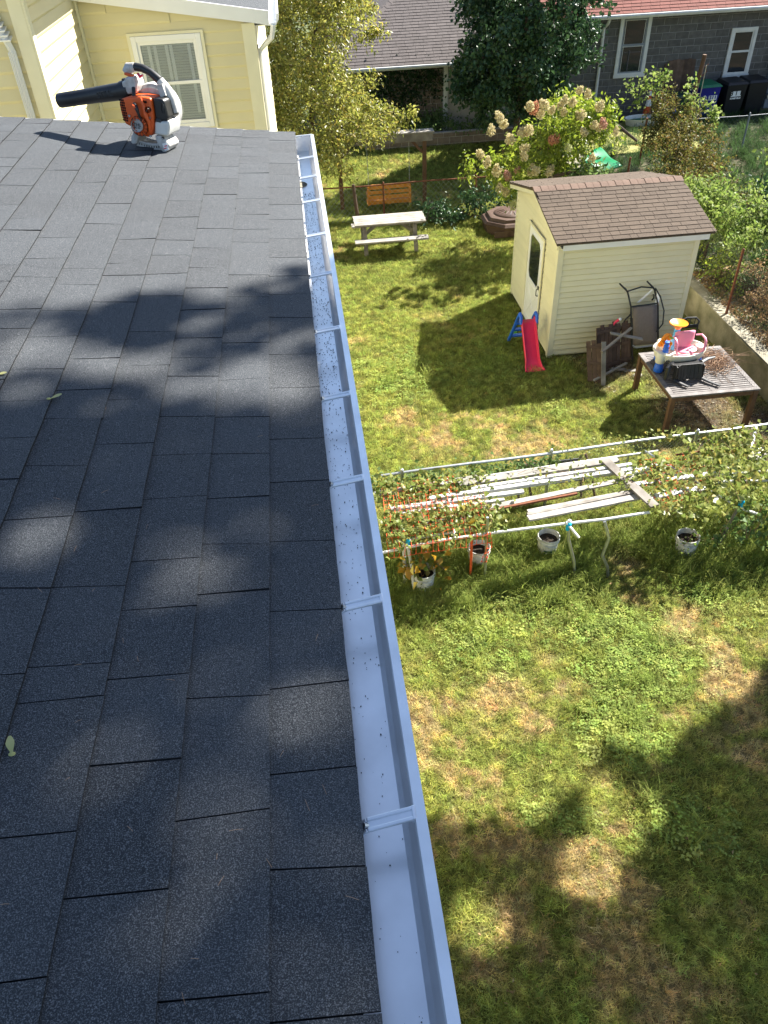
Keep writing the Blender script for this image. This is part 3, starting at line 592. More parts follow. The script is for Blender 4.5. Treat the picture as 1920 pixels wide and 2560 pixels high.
bput(gv, 'side_vents', 'dark_void', eo)
for (u, v_) in ((980,612),(1248,600),(1236,802)): bput(M().lathe(bp(u, v_, -.088), [(.006, .004), (.006, -.002), (.001, -.003)], 10, R=rotx(math.pi/2)), 'screw', 'galvanised', eo, smooth=True)
for (u, v_) in ((1188,436),(1216,434)): bput(M().lathe(bp(u, v_, -.0862), [(.0055, .003), (.0055, -.001), (.001, -.001)], 10, R=rotx(math.pi/2)), 'vent_hole', 'dark_void', eo)
kn = M(); kn.lathe(bp(1245, 510, -.088), [(.0125, .01), (.0125, -.008), (.011, -.010), (.001, -.010)], 18, R=rotx(math.pi/2)); kn.obox(bp(1245, 510, -.100), (.004, .008, .02), roty(.7)); bput(kn, 'choke_knob', 'black_plastic', smooth=True)
rh = M(); rh.tube([bp(1075, 465, -.094), bp(1100, 480, -.104), bp(1122, 520, -.108), bp(1128, 580, -.100), bp(1150, 640, -.096)], [.009, .0105, .009, .006, .004], 10, flat=.8); bput(rh, 'starter_handle', 'black_plastic', smooth=True)
rt = M(); rt.tube([bp(1073, 470, -.103), bp(1094, 478, -.112), bp(1108, 500, -.115)], [.006, .008, .006], 8, flat=.4); bput(rt, 'handle_badge', 'orange_plastic', smooth=True)
af = bprism([(1284,392),(1395,385),(1432,400),(1470,585),(1440,622),(1292,640)], -.07, .05); ao = bput(af, 'air_filter_cover', 'black_plastic', bevel=.012, seg=3, smooth=True)
bput(M().lathe(bp(1412, 480, -.071), [(.014, .002), (.014, -.003), (.010, -.004), (.001, -.002)], 14, R=rotx(math.pi/2)@np.diag([.55, 1.5, 1])), 'cover_latch', 'black_metal', ao, smooth=True)
tk = bprism([(1288,640),(1438,622),(1478,600),(1476,690),(1450,782),(1270,790)], -.075, .05); to = bput(tk, 'fuel_tank', 'tank_white', bevel=.014, seg=3, smooth=True)
fc = M(); fc.cyl(bp(1335, 610, -.055), bp(1330, 650, -.060), .021, .022, 16); bput(fc, 'fuel_cap', 'black_plastic', to, bevel=.003)
ft = bprism([(1005,765),(1075,790),(1050,850),(1010,930),(965,945),(935,935),(945,860)], -.075, .02); bput(ft, 'foot', 'blower_white', bevel=.008, seg=3, smooth=True)
ft2 = bprism([(1268,800),(1345,790),(1420,840),(1462,890),(1440,935),(1375,990),(1335,960),(1280,860)], -.075, .03); f2 = bput(ft2, 'foot', 'blower_white', bevel=.008, seg=3, smooth=True)
wl_ = M(); wl_.obox(bp(1408, 905, -.0765), (.026, .001, .034), roty(-.35)); wo = bput(wl_, 'warning_label', 'print_white', f2)
for q in (-.008, .004): bput(M().obox(bp(1408, 905, -.0775)+[q*.35, 0, q], (.016, .0008, .004), roty(-.35)), 'label_print', 'red_plastic', wo)
bput(M().lathe(bp(1382, 812, -.075), [(.007, .002), (.007, -.003), (.001, -.003)], 12, R=rotx(math.pi/2)), 'screw', 'black_plastic', f2)
ba = M(); arc = [bp(985+i*33, 905+20*math.sin(math.pi*i/10), .0) for i in range(11)]
ba.tube([p+[0, -.05, 0] for p in arc], .006, 6); ba.tube([p+[0, .03, -.006] for p in arc], .006, 6); ba.tube([p+[0, -.052, -.022] for p in arc], .005, 6)
for i in range(10): ba.tube([arc[i]+[0, -.052, 0], arc[i+1]+[0, -.052, -.022]], .0025, 4); ba.tube([arc[i]+[0, -.052, -.022], arc[i+1]+[0, -.052, 0]], .0025, 4); ba.tube([arc[i]+[0, -.05, 0], arc[i]+[0, .03, -.006]], .003, 4)
bput(ba, 'base_grille', 'blower_white')
neck = bprism([(838,285),(880,275),(890,235),(1000,215),(1035,300),(1020,390),(900,420),(850,400)], -.03, .055); bput(neck, 'handle_neck', 'blower_white', bevel=.012, seg=3, smooth=True)
hp = [bp(880, 200, .012), bp(905, 150, .012), bp(985, 130, .012), bp(1080, 132, .012), bp(1180, 165, .012), bp(1290, 235, .012), bp(1375, 330, .012), bp(1430, 430, .012), bp(1470, 560, .01)]
hw = M(); hw.tube(hp[:3], [.026, .025, .020], 12); bput(hw, 'handle_nose', 'blower_white', smooth=True)
hb = M(); hb.tube(hp[2:6], [.0195, .018, .018, .02], 12); bput(hb, 'handle_grip', 'black_plastic', smooth=True)
hw2 = M(); hw2.tube(hp[5:], [.021, .026, .020, .016], 12); hw2.beam(bp(1330, 260, .0), bp(1370, 380, .0), .05, .03); bput(hw2, 'handle_rear', 'blower_white', smooth=True)
bput(M().obox(bp(935, 208, -.015), (.045, .02, .012), roty(.12)), 'stop_switch', 'orange_plastic', bevel=.004)
bput(M().tube([bp(1015, 190, .006), bp(1045, 222, .006), bp(1085, 200, .006)], [.006, .008, .004], 8), 'throttle_trigger', 'red_plastic', smooth=True)
ca = M(); ca.tube([bp(1000, 330, -.035), bp(1020, 380, -.05), bp(1030, 420, -.06)], .009, 8); bput(ca, 'spark_lead', 'black_plastic', smooth=True)
t0 = bp(850, 395, .012); t1 = bp(-120, 632, .012); td = unit(t1-t0); nz = M(); LT = np.linalg.norm(t1-t0)
nz.tube([t0-td*.02, t0+td*.005, t0+td*.03, t0+td*.032, t0+td*(.42*LT), t0+td*(.43*LT), t0+td*(.78*LT), t0+td*(.785*LT), t0+td*(LT-.004), t1], [.046, .046, .044, .0395, .0365, .0358, .034, .0345, .034, .0325], 28, cap=False)
nz.tube([t1, t1-td*.1], [.0305, .0300], 28, cap=True); no = bput(nz, 'nozzle_tube', 'black_plastic', smooth=True)
ey = BR@unit(np.cross(td, [0, 1, 0])); ey = ey if ey[2] > 0 else -ey
text_mesh('tube_lettering', 'STIHL', .036, 'black_metal', no, bb+BR@(t0+td*LT*.27+np.array([0, -.0378, 0])), BR@(-td), ey, .0012, .0006)
bput(M().obox(t0-td*.002+np.array([0, -.01, .045]), (.03, .03, .01), roty(.2)), 'tube_clip', 'black_plastic', no, bevel=.003)

# ================================================================ YELLOW HOUSE beyond the roof
YH = thing('yellow_house', 'pale yellow house with lap siding and white window beyond the shingle roof', 'house', (-3, 12, 0))
yw = M(); yw.prism([(-2.2, 10.0, 0), (-.37, 10.0, 0), (-.37, 10.0, 6.36), (-2.2, 10.0, 6.66)], (0, 6, 0)).box(-9, -2.2, 8.02, 16, 0, 7.02); wo = yw.build('wall', 'siding', YH)
wx0, wx1, wz0, wz1 = -1.69, -.935, 5.34, 6.28
def iv_win(z):
    if z > 6.33: return [(0, 2.2-.37-(z-6.30)/.165)]
    return [(0, wx0-.02+2.2), (wx1+.02+2.2, 1.83)] if wz0-.03 < z < wz1+.03 else [(0, 1.83)]
siding(wo, (-2.2, 10.0, 4.2), (1, 0, 0), (0, -1, 0), 4.2, 6.60, iv_win, 'siding')
siding(wo, (-2.2, 8.04, 4.6), (0, 1, 0), (1, 0, 0), 4.6, 7.0, lambda z: [(0, 1.945)], 'siding')
siding(wo, (-6.0, 8.02, 4.6), (1, 0, 0), (0, -1, 0), 4.6, 7.0, lambda z: [(0, 3.70)], 'siding')
siding(wo, (-.37, 10.05, 3.0), (0, 1, 0), (1, 0, 0), 3.0, 6.30, lambda z: [(0, 5.9)], 'siding')
tr = M().box(-2.30, -2.185, 7.985, 8.035, 0, 7).box(-2.209, -2.165, 7.99, 8.09, 0, 7.0); tr.build('corner_board', 'siding_trim', YH)
M().box(-.475, -.335, 9.968, 9.999, 0, 6.34).box(-.369, -.336, 9.9995, 10.10, 0, 6.34).build('corner_board', 'siding_trim', YH)
M().box(-2.187, -2.16, 9.945, 9.985, 4, 6.9).build('inside_corner', 'siding_trim', YH)
ds = M(); ds.tube([(-2.43, 7.97, 7.1), (-2.43, 7.97, 6.75), (-2.415, 7.93, 6.66), (-2.38, 7.95, 6.58), (-2.365, 7.97, 6.5), (-2.365, 7.97, 3)], .04, 4, flat=.75)
for q in (-.026, -.013, 0, .013, .026): ds.box(-2.365+q-.0025, -2.365+q+.0025, 7.928, 7.94, 3.0, 6.5)
ds.build('downspout', 'vinyl_white', YH)
for i in range(5): M().obox((-2.43+.012*i, 7.945, 6.74-.035*i), (.10, .085, .012), rotx(.25)).build('elbow_rib', 'vinyl_white', YH)
win = M(); fw = .055
win.box(wx0, wx0+fw, 9.955, 10.0, wz0, wz1).box(wx1-fw, wx1, 9.955, 10.0, wz0, wz1).box(wx0+fw, wx1-fw, 9.955, 10, wz1-fw, wz1).box(wx0+fw, wx1-fw, 9.95, 10, wz0, wz0+fw)
wn = win.build('window', 'vinyl_white', YH, bevel=.004)
M().box(wx0-.035, wx0-.002, 9.962, 10, wz0-.02, wz1+.03).box(wx1+.002, wx1+.035, 9.962, 10, wz0-.02, wz1+.03).box(wx0-.002, wx1+.002, 9.962, 10, wz1+.002, wz1+.03).build('window_trim', 'siding_trim', wn)
zm = (wz0+wz1)/2+.0; sf = .034
for (a, b_, yy) in ((zm-.015, wz1-fw, 9.972), (wz0+fw, zm+.02, 9.962)):
    s_ = M(); x0, x1 = wx0+fw, wx1-fw; s_.box(x0, x0+sf, yy, yy+.022, a, b_).box(x1-sf, x1, yy, yy+.022, a, b_).box(x0+sf, x1-sf, yy, yy+.022, b_-sf, b_).box(x0+sf, x1-sf, yy, yy+.022, a, a+sf); s_.build('sash', 'vinyl_white', wn, bevel=.003)
    M().box(x0+sf, x1-sf, yy+.010, yy+.013, a+sf, b_-sf).build('pane', 'clear_glass', wn)
# recess with blind and curtains behind the glass, brightened in place of its reflection
M().box(wx0+.06, wx1-.06, 9.9965, 9.9985, wz0+.06, wz1-.06).build('blind_backing', 'room_dark', wn)
bl = M(); z = wz0+.08
while z < wz1-.07: bl.obox(((wx0+wx1)/2, 9.992, z), (wx1-wx0-.13, .0025, .024), rotx(.12)); z += .0262
bl.build('blind', 'blind', wn)
for cx in (wx0+.17, wx0+.235, wx0+.36, wx0+.41, wx1-.15):
    M().prism([(cx-.016, 9.988, wz0+.15), (cx+.018, 9.988, wz0+.15), (cx+.022, 9.988, wz1-.10), (cx-.012, 9.988, wz1-.10)], (0, -.003, 0)).build('curtain', 'curtain', wn)
# low-slope roof: rake board, gutter and shingles above
rs0 = np.array([-.165, 9.93, 6.44]); rd = unit([-1, 0, .165]); rn = unit([.165, 0, 1])
rf = M().prism([rs0, rs0+rd*2.2, rs0+rd*2.2-rn*.05, rs0-rn*.05], (0, 6.4, 0)).build('roof', 'shingle_grey', YH)
M().prism([rs0+[0, -.03, .01], rs0+rd*2.2+[0, -.03, .01], rs0+rd*2.2-rn*.13+[0, -.03, 0], rs0-rn*.12+[0, -.03, 0]], (0, .027, 0)).build('rake_board', 'vinyl_white', rf)
M().prism([np.array([x_, 9.94, z_]) for x_, z_ in ((-.19, 6.40), (-.19, 6.31), (-.10, 6.31), (-.065, 6.36), (-.065, 6.42), (-.085, 6.42), (-.095, 6.33), (-.17, 6.33), (-.17, 6.40))], (0, 6.2, 0)).build('eave_gutter', 'vinyl_white', rf)
M().box(-.345, -.16, 10.1, 15.9, 6.29, 6.302).build('soffit', 'vinyl_white', YH)
M().box(-9.4, -1.77, 7.8, 16.3, 7.025, 7.16).build('main_roof', 'vinyl_white', YH)
d2 = M(); d2.tube([(-.13, 9.95, 6.32), (-.16, 9.97, 6.2), (-.31, 10.14, 6.05), (-.31, 10.14, 3)], .038, 6, flat=.8); d2.build('downspout', 'vinyl_white', YH)
M().box(-.37, -.33, 10.45, 11.3, 4.7, 5.95).build('side_window', 'vinyl_white', YH); 
cb = M().tube([(-.335, 10.2+.03*math.sin(i*1.3), 6.1-.11*i) for i in range(24)], .008, 5); cb.build('cable', 'black_plastic', YH)

# ================================================================ GARAGE with hip roof
GY, GZ, GX0, GX1 = 28.0, 2.55, .95, 8.2; gp_ = .55
GA = thing('garage', 'brown block garage with taupe hip roof and white gutter behind the swing', 'garage', (4.5, 31.5, .35))
gw = M().box(GX0+.42, GX1-.4, GY+.42, GY+6.8, .2, GZ+.02).build('wall', 'mortar', GA)
hf = (GX1-GX0)/2; pk = np.array([(GX0+GX1)/2, GY+hf, GZ+gp_*hf])
q = [np.array([GX0, GY, GZ]), np.array([GX1, GY, GZ]), np.array([GX1, GY+2*hf, GZ]), np.array([GX0, GY+2*hf, GZ])]
dk = M().add(q+[pk]+[p-np.array([0, 0, .12]) for p in q], [(0, 1, 4), (1, 2, 4), (2, 3, 4), (3, 0, 4), (5, 8, 7, 6), (0, 5, 6, 1), (1, 6, 7, 2), (2, 7, 8, 3), (3, 8, 5, 0)]).build('roof', 'shingle_taupe', GA)
gs = unit([0, 1, gp_]); gn = unit([0, -gp_, 1]); cs = gs[1]; smax = hf/cs
rows(q[0], np.array([1., 0, 0]), gs, gn, 27, .14, lambda s: (s*cs+.02, 2*hf-s*cs-.02), (.22, .34), dk, 'shingle_taupe', limit=290, lift=.014)
for sgn, p0 in ((1, q[0]), (-1, q[1])):                # hip caps and the side slopes
    hd = unit(pk-p0); cap = M(); nn = np.array([0, -1, 0]) 
    for i in range(17):
        a = p0+hd*(i*.28); b_ = a+hd*.3; sd = unit(np.cross(hd, (0, 0, 1)))*.13; z_ = np.array([0, 0, .035+.004]); cap = M(); cap.add([a-sd-[0, 0, .03], a+z_, a+sd-[0, 0, .03], b_-sd-[0, 0, .038], b_+z_-[0, 0, .008], b_+sd-[0, 0, .038]], [(0, 1, 4, 3), (1, 2, 5, 4), (0, 3, 5, 2), (0, 2, 1), (3, 4, 5)]); cap.build('hip_cap', 'shingle_taupe', dk)
M().prism([np.array([GX0, GY-a, GZ-b]) for a, b in ((.0, .0), (.10, .0), (.12, .04), (.09, .10), (.0, .11))], (GX1-GX0, 0, 0)).build('gutter', 'painted_white', GA)
M().box(5.03, 5.17, GY+.33, GY+.415, .3, GZ-.1).build('corner_board', 'painted_white', GA)
def block_wall(parent, x0, x1, z0, z1, y, mt, bw=.40, bh=.20, skip=None, holes=(), limit=300, gap=.018, prot=.014):
    r = 0; z = z0; cnt = 0
    while z < z1-.02:
        x = x0-(bw/2 if r % 2 else 0)
        while x < x1:
            a, b_ = max(x0, x)+gap/2, min(x1, x+bw)-gap/2; x += bw
            for h0, h1, hz0, hz1 in holes:
                if z+bh > hz0+.02 and z < hz1-.02 and b_ > h0 and a < h1:
                    if a < h0: b_ = h0
                    elif b_ > h1: a = h1
                    else: b_ = a
            if b_-a < .03 or (skip and skip((a+b_)/2, z+bh/2)): continue
            cnt += 1; e = RS.uniform(0, .006); zt = min(z+bh, z1)-gap; m_ = M(); i_ = .012
            m_.add([(a, y, z), (b_, y, z), (b_, y, zt), (a, y, zt), (a+i_, y-prot-e, z+i_), (b_-i_, y-prot-e, z+i_), (b_-i_, y-prot-e, zt-i_), (a+i_, y-prot-e, zt-i_)], [(4, 5, 6, 7), (0, 1, 5, 4), (1, 2, 6, 5), (2, 3, 7, 6), (3, 0, 4, 7)]); m_.build('block', mt, parent)
        z += bh; r += 1
block_wall(gw, 3.2, 5.02, .3, 2.4, GY+.418, 'block_brown')
RW = thing('retaining_wall', 'low brown block retaining wall in shade under the ivy bank', 'wall', (5, 27.0, 0))
rwb = M().box(2.2, 8.8, 26.95, 27.12, -.05, .74).build('wall_core', 'mortar', RW); block_wall(rwb, 2.2, 8.8, 0, .74, 26.95, 'block_brown')
def ivy(name, label, pts, leaf, size, n, cat='ivy', thick=.12, group=None):
    C = []
    T = thing(name, label, cat, pts[0][0], group)
    for (c, r) in pts: p = np.asarray(c)+RS.normal(size=(n, 3))*np.asarray(r)*.5; C.append(p)
    C = np.concatenate(C); st = M()
    for (c, r) in pts[::2]:
        a = np.asarray(c)+RS.normal(size=3)*np.asarray(r)*.3; b_ = np.asarray(c)-RS.normal(size=3)*np.asarray(r)*.3; st.tube([a, (a+b_)/2+[0, 0, .05], b_], .006, 4)
    st.build('stems', 'bark', T); leaves('leaves', leaf, T, C, rnd_dirs(len(C), .6), RS.uniform(.6, 1.3, len(C))*size, .8); return T
P = [((x, GY+.36, z), (.5, .07, .35)) for x in np.arange(1.5, 4.9, .3) for z in np.arange(.5, 2.5, .3) if not (x > 3.55 and z < 1.55-(5-x)*.15 and z > .6)]
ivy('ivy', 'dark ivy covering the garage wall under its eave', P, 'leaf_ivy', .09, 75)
P = [((x, 27.45, .80+.1*math.sin(x*3)), (.45, .55, .14)) for x in np.arange(2.4, 8.4, .22)]+[((x, 27.95, 1.0), (.4, .3, .25)) for x in np.arange(3.4, 5.2, .2)]
ivy('ivy', 'low green ivy spilling over the block retaining wall', P, 'leaf_mid', .08, 90)

# ================================================================ GREY BLOCK HOUSE
HY = 28.4; HZ = 3.56
HG = thing('block_house', 'dark grey block house with red roof and white framed windows', 'house', (14, 32, .4))
hw_ = M().box(8.5, 24, HY, HY+7, .2, HZ+.15).build('wall', 'mortar_grey', HG)
winr = [(10.85, 11.90, 1.72, 3.52), (14.72, 15.62, 1.50, 2.95)]
block_wall(hw_, 8.9, 16.6, .42, HZ+.05, HY, 'block_grey', .46, .21, holes=winr, gap=.018, prot=.010)
for i, (a, b_, c_, d_) in enumerate(winr):
    w_ = .115 if i == 0 else .10; f_ = M().box(a, a+w_, HY-.06, HY, c_, d_).box(b_-w_, b_, HY-.06, HY, c_, d_).box(a+w_, b_-w_, HY-.06, HY, d_-w_, d_).box(a-.02, b_+.02, HY-.085, HY-.061, c_-.02, c_+w_*.7).box(a+w_, b_-w_, HY-.06, HY, c_, c_+w_)
    wn = f_.build('window', 'painted_white', HG)
    x0, x1, z0, z1 = a+w_, b_-w_, c_+w_, d_-w_; zm = (z0+z1)/2+.02
    for (u, v_, yy) in ((zm, z1, HY-.035), (z0, zm+.02, HY-.048)):
        s_ = M().box(x0, x0+.05, yy, yy+.02, u, v_).box(x1-.05, x1, yy, yy+.02, u, v_).box(x0+.05, x1-.05, yy, yy+.02, v_-.04, v_).box(x0+.05, x1-.05, yy, yy+.02, u, u+.04); s_.build('sash', 'utility_grey' if i == 0 else 'painted_white', wn)
        M().box(x0+.05, x1-.05, yy+.008, yy+.012, u+.04, v_-.04).build('pane', 'dark_glass', wn)
        if i == 0: M().box(x0+.075, x0+.09, yy+.002, yy+.007, u+.04, v_-.04).box(x1-.09, x1-.075, yy+.002, yy+.007, u+.04, v_-.04).box(x0+.05, x1-.05, yy+.0025, yy+.0065, v_-.06, v_-.045).build('screen_bead', 'painted_white', wn)
e0 = np.array([8.2, HY-.35, HZ+.02]); hs_ = unit([0, 1, .62]); hn = unit([0, -.62, 1])
hr = M().prism([e0, e0+hs_*4.6, e0+hs_*4.6-hn*.06, e0-hn*.06], (15.5, 0, 0)).build('roof', 'shingle_red', HG)
rows(e0, np.array([1., 0, 0]), hs_, hn, 9, .14, lambda s: (0, 9.5), (.28, .34), hr, 'shingle_red', lift=.014)
M().prism([np.array([8.2, HY-.35-a, HZ+.02-b]) for a, b in ((0, 0), (.11, .0), (.13, .04), (.09, .11), (0, .12))], (15.5, 0, 0)).build('gutter', 'painted_white', HG)
M().box(8.2, 23.7, HY-.34, HY-.001, HZ-.06, HZ-.03).build('soffit', 'painted_white', HG)
d3 = M().tube([(10.35, HY-.36, HZ-.1), (10.33, HY-.3, HZ-.22), (10.30, HY-.07, HZ-.38), (10.30, HY-.07, .5)], .05, 8); d3.build('downspout', 'painted_white', HG, smooth=True)
M().prism([(8.5, HY, HZ+.1), (8.5, HY+7, HZ+.1), (8.5, HY+3.5, HZ+2.4)], (.1, 0, 0)).build('gable', 'block_grey', HG)
M().prism([e0+hs_*4.6, e0+hs_*4.6+unit([0, 1, -.62])*4.6, e0+hs_*4.6+unit([0, 1, -.62])*4.6-[0, 0, .06], e0+hs_*4.6-[0, 0, .06]], (15.5, 0, 0)).build('roof_slope', 'shingle_red', HG)

# things along the grey house
def bin_(name, label, x, y, z, w_, dp, h, body, lid, rz=0.0, text=None, group=None):
    T = thing(name, label, 'bin', (x, y, z), group); R = rotz(rz); o_ = np.array([x, y, z]); a = .82
    def put(m_, nm, mt, par=T, **kw): m_.xf(R, o_); return m_.build(nm, mt, par, **kw)
    b_ = M().add([(-w_/2*a, -dp/2*a, .03), (w_/2*a, -dp/2*a, .03), (w_/2*a, dp/2*a, .03), (-w_/2*a, dp/2*a, .03), (-w_/2, -dp/2, h), (w_/2, -dp/2, h), (w_/2, dp/2, h), (-w_/2, dp/2, h)], [(0, 3, 2, 1), (4, 5, 6, 7), (0, 1, 5, 4), (1, 2, 6, 5), (2, 3, 7, 6), (3, 0, 4, 7)]); bo = put(b_, 'body', body, bevel=.02)
    l_ = M().add([(-w_/2-.03, -dp/2-.05, h), (w_/2+.03, -dp/2-.05, h), (w_/2+.03, dp/2+.03, h), (-w_/2-.03, dp/2+.03, h), (-w_/2+.03, -dp/2+.04, h+.07), (w_/2-.03, -dp/2+.04, h+.07), (w_/2-.03, dp/2, h+.10), (-w_/2+.03, dp/2, h+.10)], [(0, 3, 2, 1), (4, 5, 6, 7), (0, 1, 5, 4), (1, 2, 6, 5), (2, 3, 7, 6), (3, 0, 4, 7)]); put(l_, 'lid', lid, bevel=.015)
    for s_ in (-1, 1): put(M().cyl((s_*w_*.36, dp*.42, .1), (s_*w_*.46, dp*.42, .1), .1, n=14), 'wheel', 'black_plastic')
    put(M().cyl((-w_*.4, dp/2+.05, h-.02), (w_*.4, dp/2+.05, h-.02), .016, n=8), 'handle', lid)
    if text:
        fy = lambda zz: -dp/2*(a+(1-a)*zz/h)-.006; ex = R@np.array([1, 0, 0]); ez = R@np.array([0, dp/2*(1-a)/h*-1, 1])
        for body_, dx, zz, sz, mt_, sq in text:
            if body_ == '#': put(M().obox((dx, fy(zz)+.003, zz), (sz, .002, sq)), 'print_panel', mt_, bo); continue
            if body_ == '@':
                rc = M()
                for j in range(3):
                    t = j*2.094; 
                    rc.tube([(dx+sz*math.cos(t+u), fy(zz)-.0005, zz+sz*math.sin(t+u)) for u in (0, .5, 1.0, 1.5)], .011, 4); e_ = t+1.75; rc.add([(dx+sz*1.5*math.cos(e_-.25), fy(zz)-.001, zz+sz*1.5*math.sin(e_-.25)), (dx+sz*.55*math.cos(e_-.25), fy(zz)-.001, zz+sz*.55*math.sin(e_-.25)), (dx+sz*math.cos(e_+.25), fy(zz)-.001, zz+sz*math.sin(e_+.25))], [(0, 1, 2)])
                put(rc, 'recycling_mark', mt_, bo); continue
            text_mesh('lettering', body_, sz, mt_, bo, o_+R@np.array([dx, fy(zz)-.003, zz]), ex, ez, .001, .004, sq)
    return T
bz = .48
bin_('recycling_bin', 'dark blue recycling bin with green lid and white recycling mark', 13.75, 27.45, bz, .72, .74, 1.02, 'bin_blue', 'bin_green', .1, [('#', .12, .70, .30, 'print_white', .15), ('311', .12, .70, .155, 'bin_blue', 1.2), ('@', -.18, .70, .07, 'print_white', 1)])
bin_('trash_bin', 'black trash bin with white number beside the blue recycling bin', 14.72, 27.55, bz, .72, .74, 1.02, 'bin_black', 'bin_black', .08, [('#', 0, .76, .36, 'print_white', .19), ('3 1 1', 0, .76, .20, 'bin_black', 1.05), ('SOMERVILLE', 0, .61, .068, 'print_white', 1)])
bin_('trash_bin', 'plain black trash bin next to the grey utility box', 15.52, 27.65, bz, .70, .74, 1.02, 'bin_black', 'bin_black', .05)
bin_('compost_bin', 'small dark green lidded bin left of the blue bin by the leaning panel', 13.0, 27.55, bz, .46, .46, .72, 'bin_dark_green', 'bin_dark_green', .1)
T = thing('leaning_panel', 'weathered grey plank panel leaning on the block wall behind the bins', 'panel', (13.2, HY-.2, bz))
for i in range(7): M().obox((12.78+i*.135, HY-.13+.004*(i % 2), 1.32), (.13, .02, 1.6+.03*(i % 3)), rotx(-.1)).build('plank', 'dark_wood', T)
M().obox((12.62, HY-.15, 1.25), (.06, .06, 1.6), rotx(-.1)).build('side_post', 'dark_wood', T); M().obox((12.62+.1, HY-.17, 1.9), (.16, .03, .09), rotx(-.1)).obox((12.72, HY-.21, .95), (.16, .03, .09), rotx(-.1)).build('cross_piece', 'dark_wood', T)
T = thing('utility_box', 'grey utility cabinet with paper notice on the block house wall', 'utility box', (16.6, HY-.1, bz)); M().box(16.35, 17.3, HY-.3, HY-.02, bz, 2.35).build('cabinet', 'utility_grey', T, bevel=.02); M().box(16.5, 16.75, HY-.306, HY-.302, 1.15, 1.7).build('notice', 'print_white', T); M().cyl((16.42, HY-.42, .9), (16.42, HY-.3, .9), .1, n=16).build('meter', 'galvanised', T); M().cyl((16.55, HY-.1, 2.35), (16.55, HY-.1, 3.5), .035).build('conduit', 'galvanised', T)
T = thing('plastic_tub', 'pale oval tub holding green water beside the hydrangea', 'tub', (11.6, 26.9, bz)); tb = M().lathe((11.55, 26.9, bz), [(.42, .02), (.50, .30), (.54, .31), (.53, .28), (.46, .06)], 26, R=np.diag([1.25, .7, 1])); tb.build('shell', 'painted_white', T, smooth=True); M().lathe((11.55, 26.9, bz+.2), [(.001, 0), (.47, 0)], 26, R=np.diag([1.25, .7, 1])).build('water', 'bin_green', T)
T = thing('traffic_cone', 'orange and white traffic cone against the grey block wall', 'traffic cone', (12.05, 27.9, bz)); c_ = np.array([12.05, 27.9, bz]); M().box(11.85, 12.25, 27.7, 28.1, bz, bz+.04).build('base', 'cone_orange', T)
for a, b_, r0, r1, mt_ in ((.04, .4, .16, .105, 'cone_orange'), (.4, .62, .105, .07, 'print_white'), (.62, .72, .07, .055, 'cone_orange'), (.72, .86, .055, .035, 'print_white'), (.86, .98, .035, .02, 'cone_orange')): M().cyl(c_+[0, 0, a], c_+[0, 0, b_], r0, r1, 18).build('band', mt_, T, smooth=True)
T = thing('blue_crate', 'blue plastic crate on the ground beside the traffic cone', 'crate', (12.5, 27.3, bz)); M().box(12.3, 12.75, 27.1, 27.5, bz, bz+.36).build('shell', 'blue_plastic', T, bevel=.02); M().box(12.28, 12.77, 27.08, 27.52, bz+.36, bz+.40).build('rim', 'blue_plastic', T)
T = thing('pole', 'brown leaning pole rising from the shrubs in front of the bins', 'pole', (12.15, 25, .5)); M().tube([(12.12, 25, .5), (12.2, 25, 1.7), (12.29, 25, 2.87)], [.07, .066, .06], 12).build('shaft', 'brown_wood', T, smooth=True); M().cyl((12.36, 24.93, .5), (12.38, 24.94, 2.6), .012, n=6).build('conduit', 'galvanised', T); M().tube([(12.33, 25, 2.3), (12.45, 24.98, 2.42), (12.36, 24.97, 2.55), (12.47, 25, 2.62)], .012, 5).build('wire', 'rust', T)

# ================================================================ CHAIN-LINK FENCES
def fence(name, label, A, Bp, h, posts, mt_post='rust', mt_wire='galvanised', step=.075, wr=.0014, base=0.0, rail_r=.019, lean=0.0, rail=True, rail_m=None):
    A = np.asarray(A, float); Bp = np.asarray(Bp, float); L_ = np.linalg.norm(Bp-A); u = (Bp-A)/L_; T = thing(name, label, 'fence', (A+Bp)/2*np.array([1, 1, 0])+[0, 0, base])
    for t in posts:
        p = A+u*t; M().cyl((p[0], p[1], base-.02), (p[0]+lean, p[1], base+h+.04), .026, n=10).ball((p[0]+lean, p[1], base+h+.045), .028, 10, 6).build('post', mt_post, T, smooth=True)
    if rail: M().tube([A+u*t+[lean, 0, base+h+.01*math.sin(t*2)] for t in np.linspace(0, L_, 12)], rail_r, 8).build('top_rail', rail_m or mt_post, T, smooth=True)
    wm = M(); z0, z1 = base+.03, base+h-.01; hh = z1-z0; t = -hh
    while t < L_:
        for sg in (1, -1):
            a, b_ = (t, t+hh) if sg == 1 else (t+hh, t); za, zb = z0, z1
            lo, hi = 0.0, 1.0                              # clip the wire to the run
            for lim, up in ((0.0, False), (L_, True)):
                if b_ != a:
                    k = (lim-a)/(b_-a)
                    if (b_ > a) == up: hi = min(hi, k)
                    else: lo = max(lo, k)
            if hi-lo > .02:
                pa = A+u*(a+(b_-a)*lo); pb = A+u*(a+(b_-a)*hi); wm.tube([pa+[lean*lo, sg*.003, za+hh*lo], pb+[lean*hi, sg*.003, za+hh*hi]], wr, 3, cap=False)
        t += step
    tag(wm.build('wire_mesh', mt_wire, T), kind='stuff'); return T
fence('chain_fence', 'rusty chain-link fence behind the picnic table', (-.6, 21.35, 0), (5.9, 21.42, 0), .98, [.4, 2.78, 5.32], 'rust', 'galvanised', step=.14, wr=.0024)
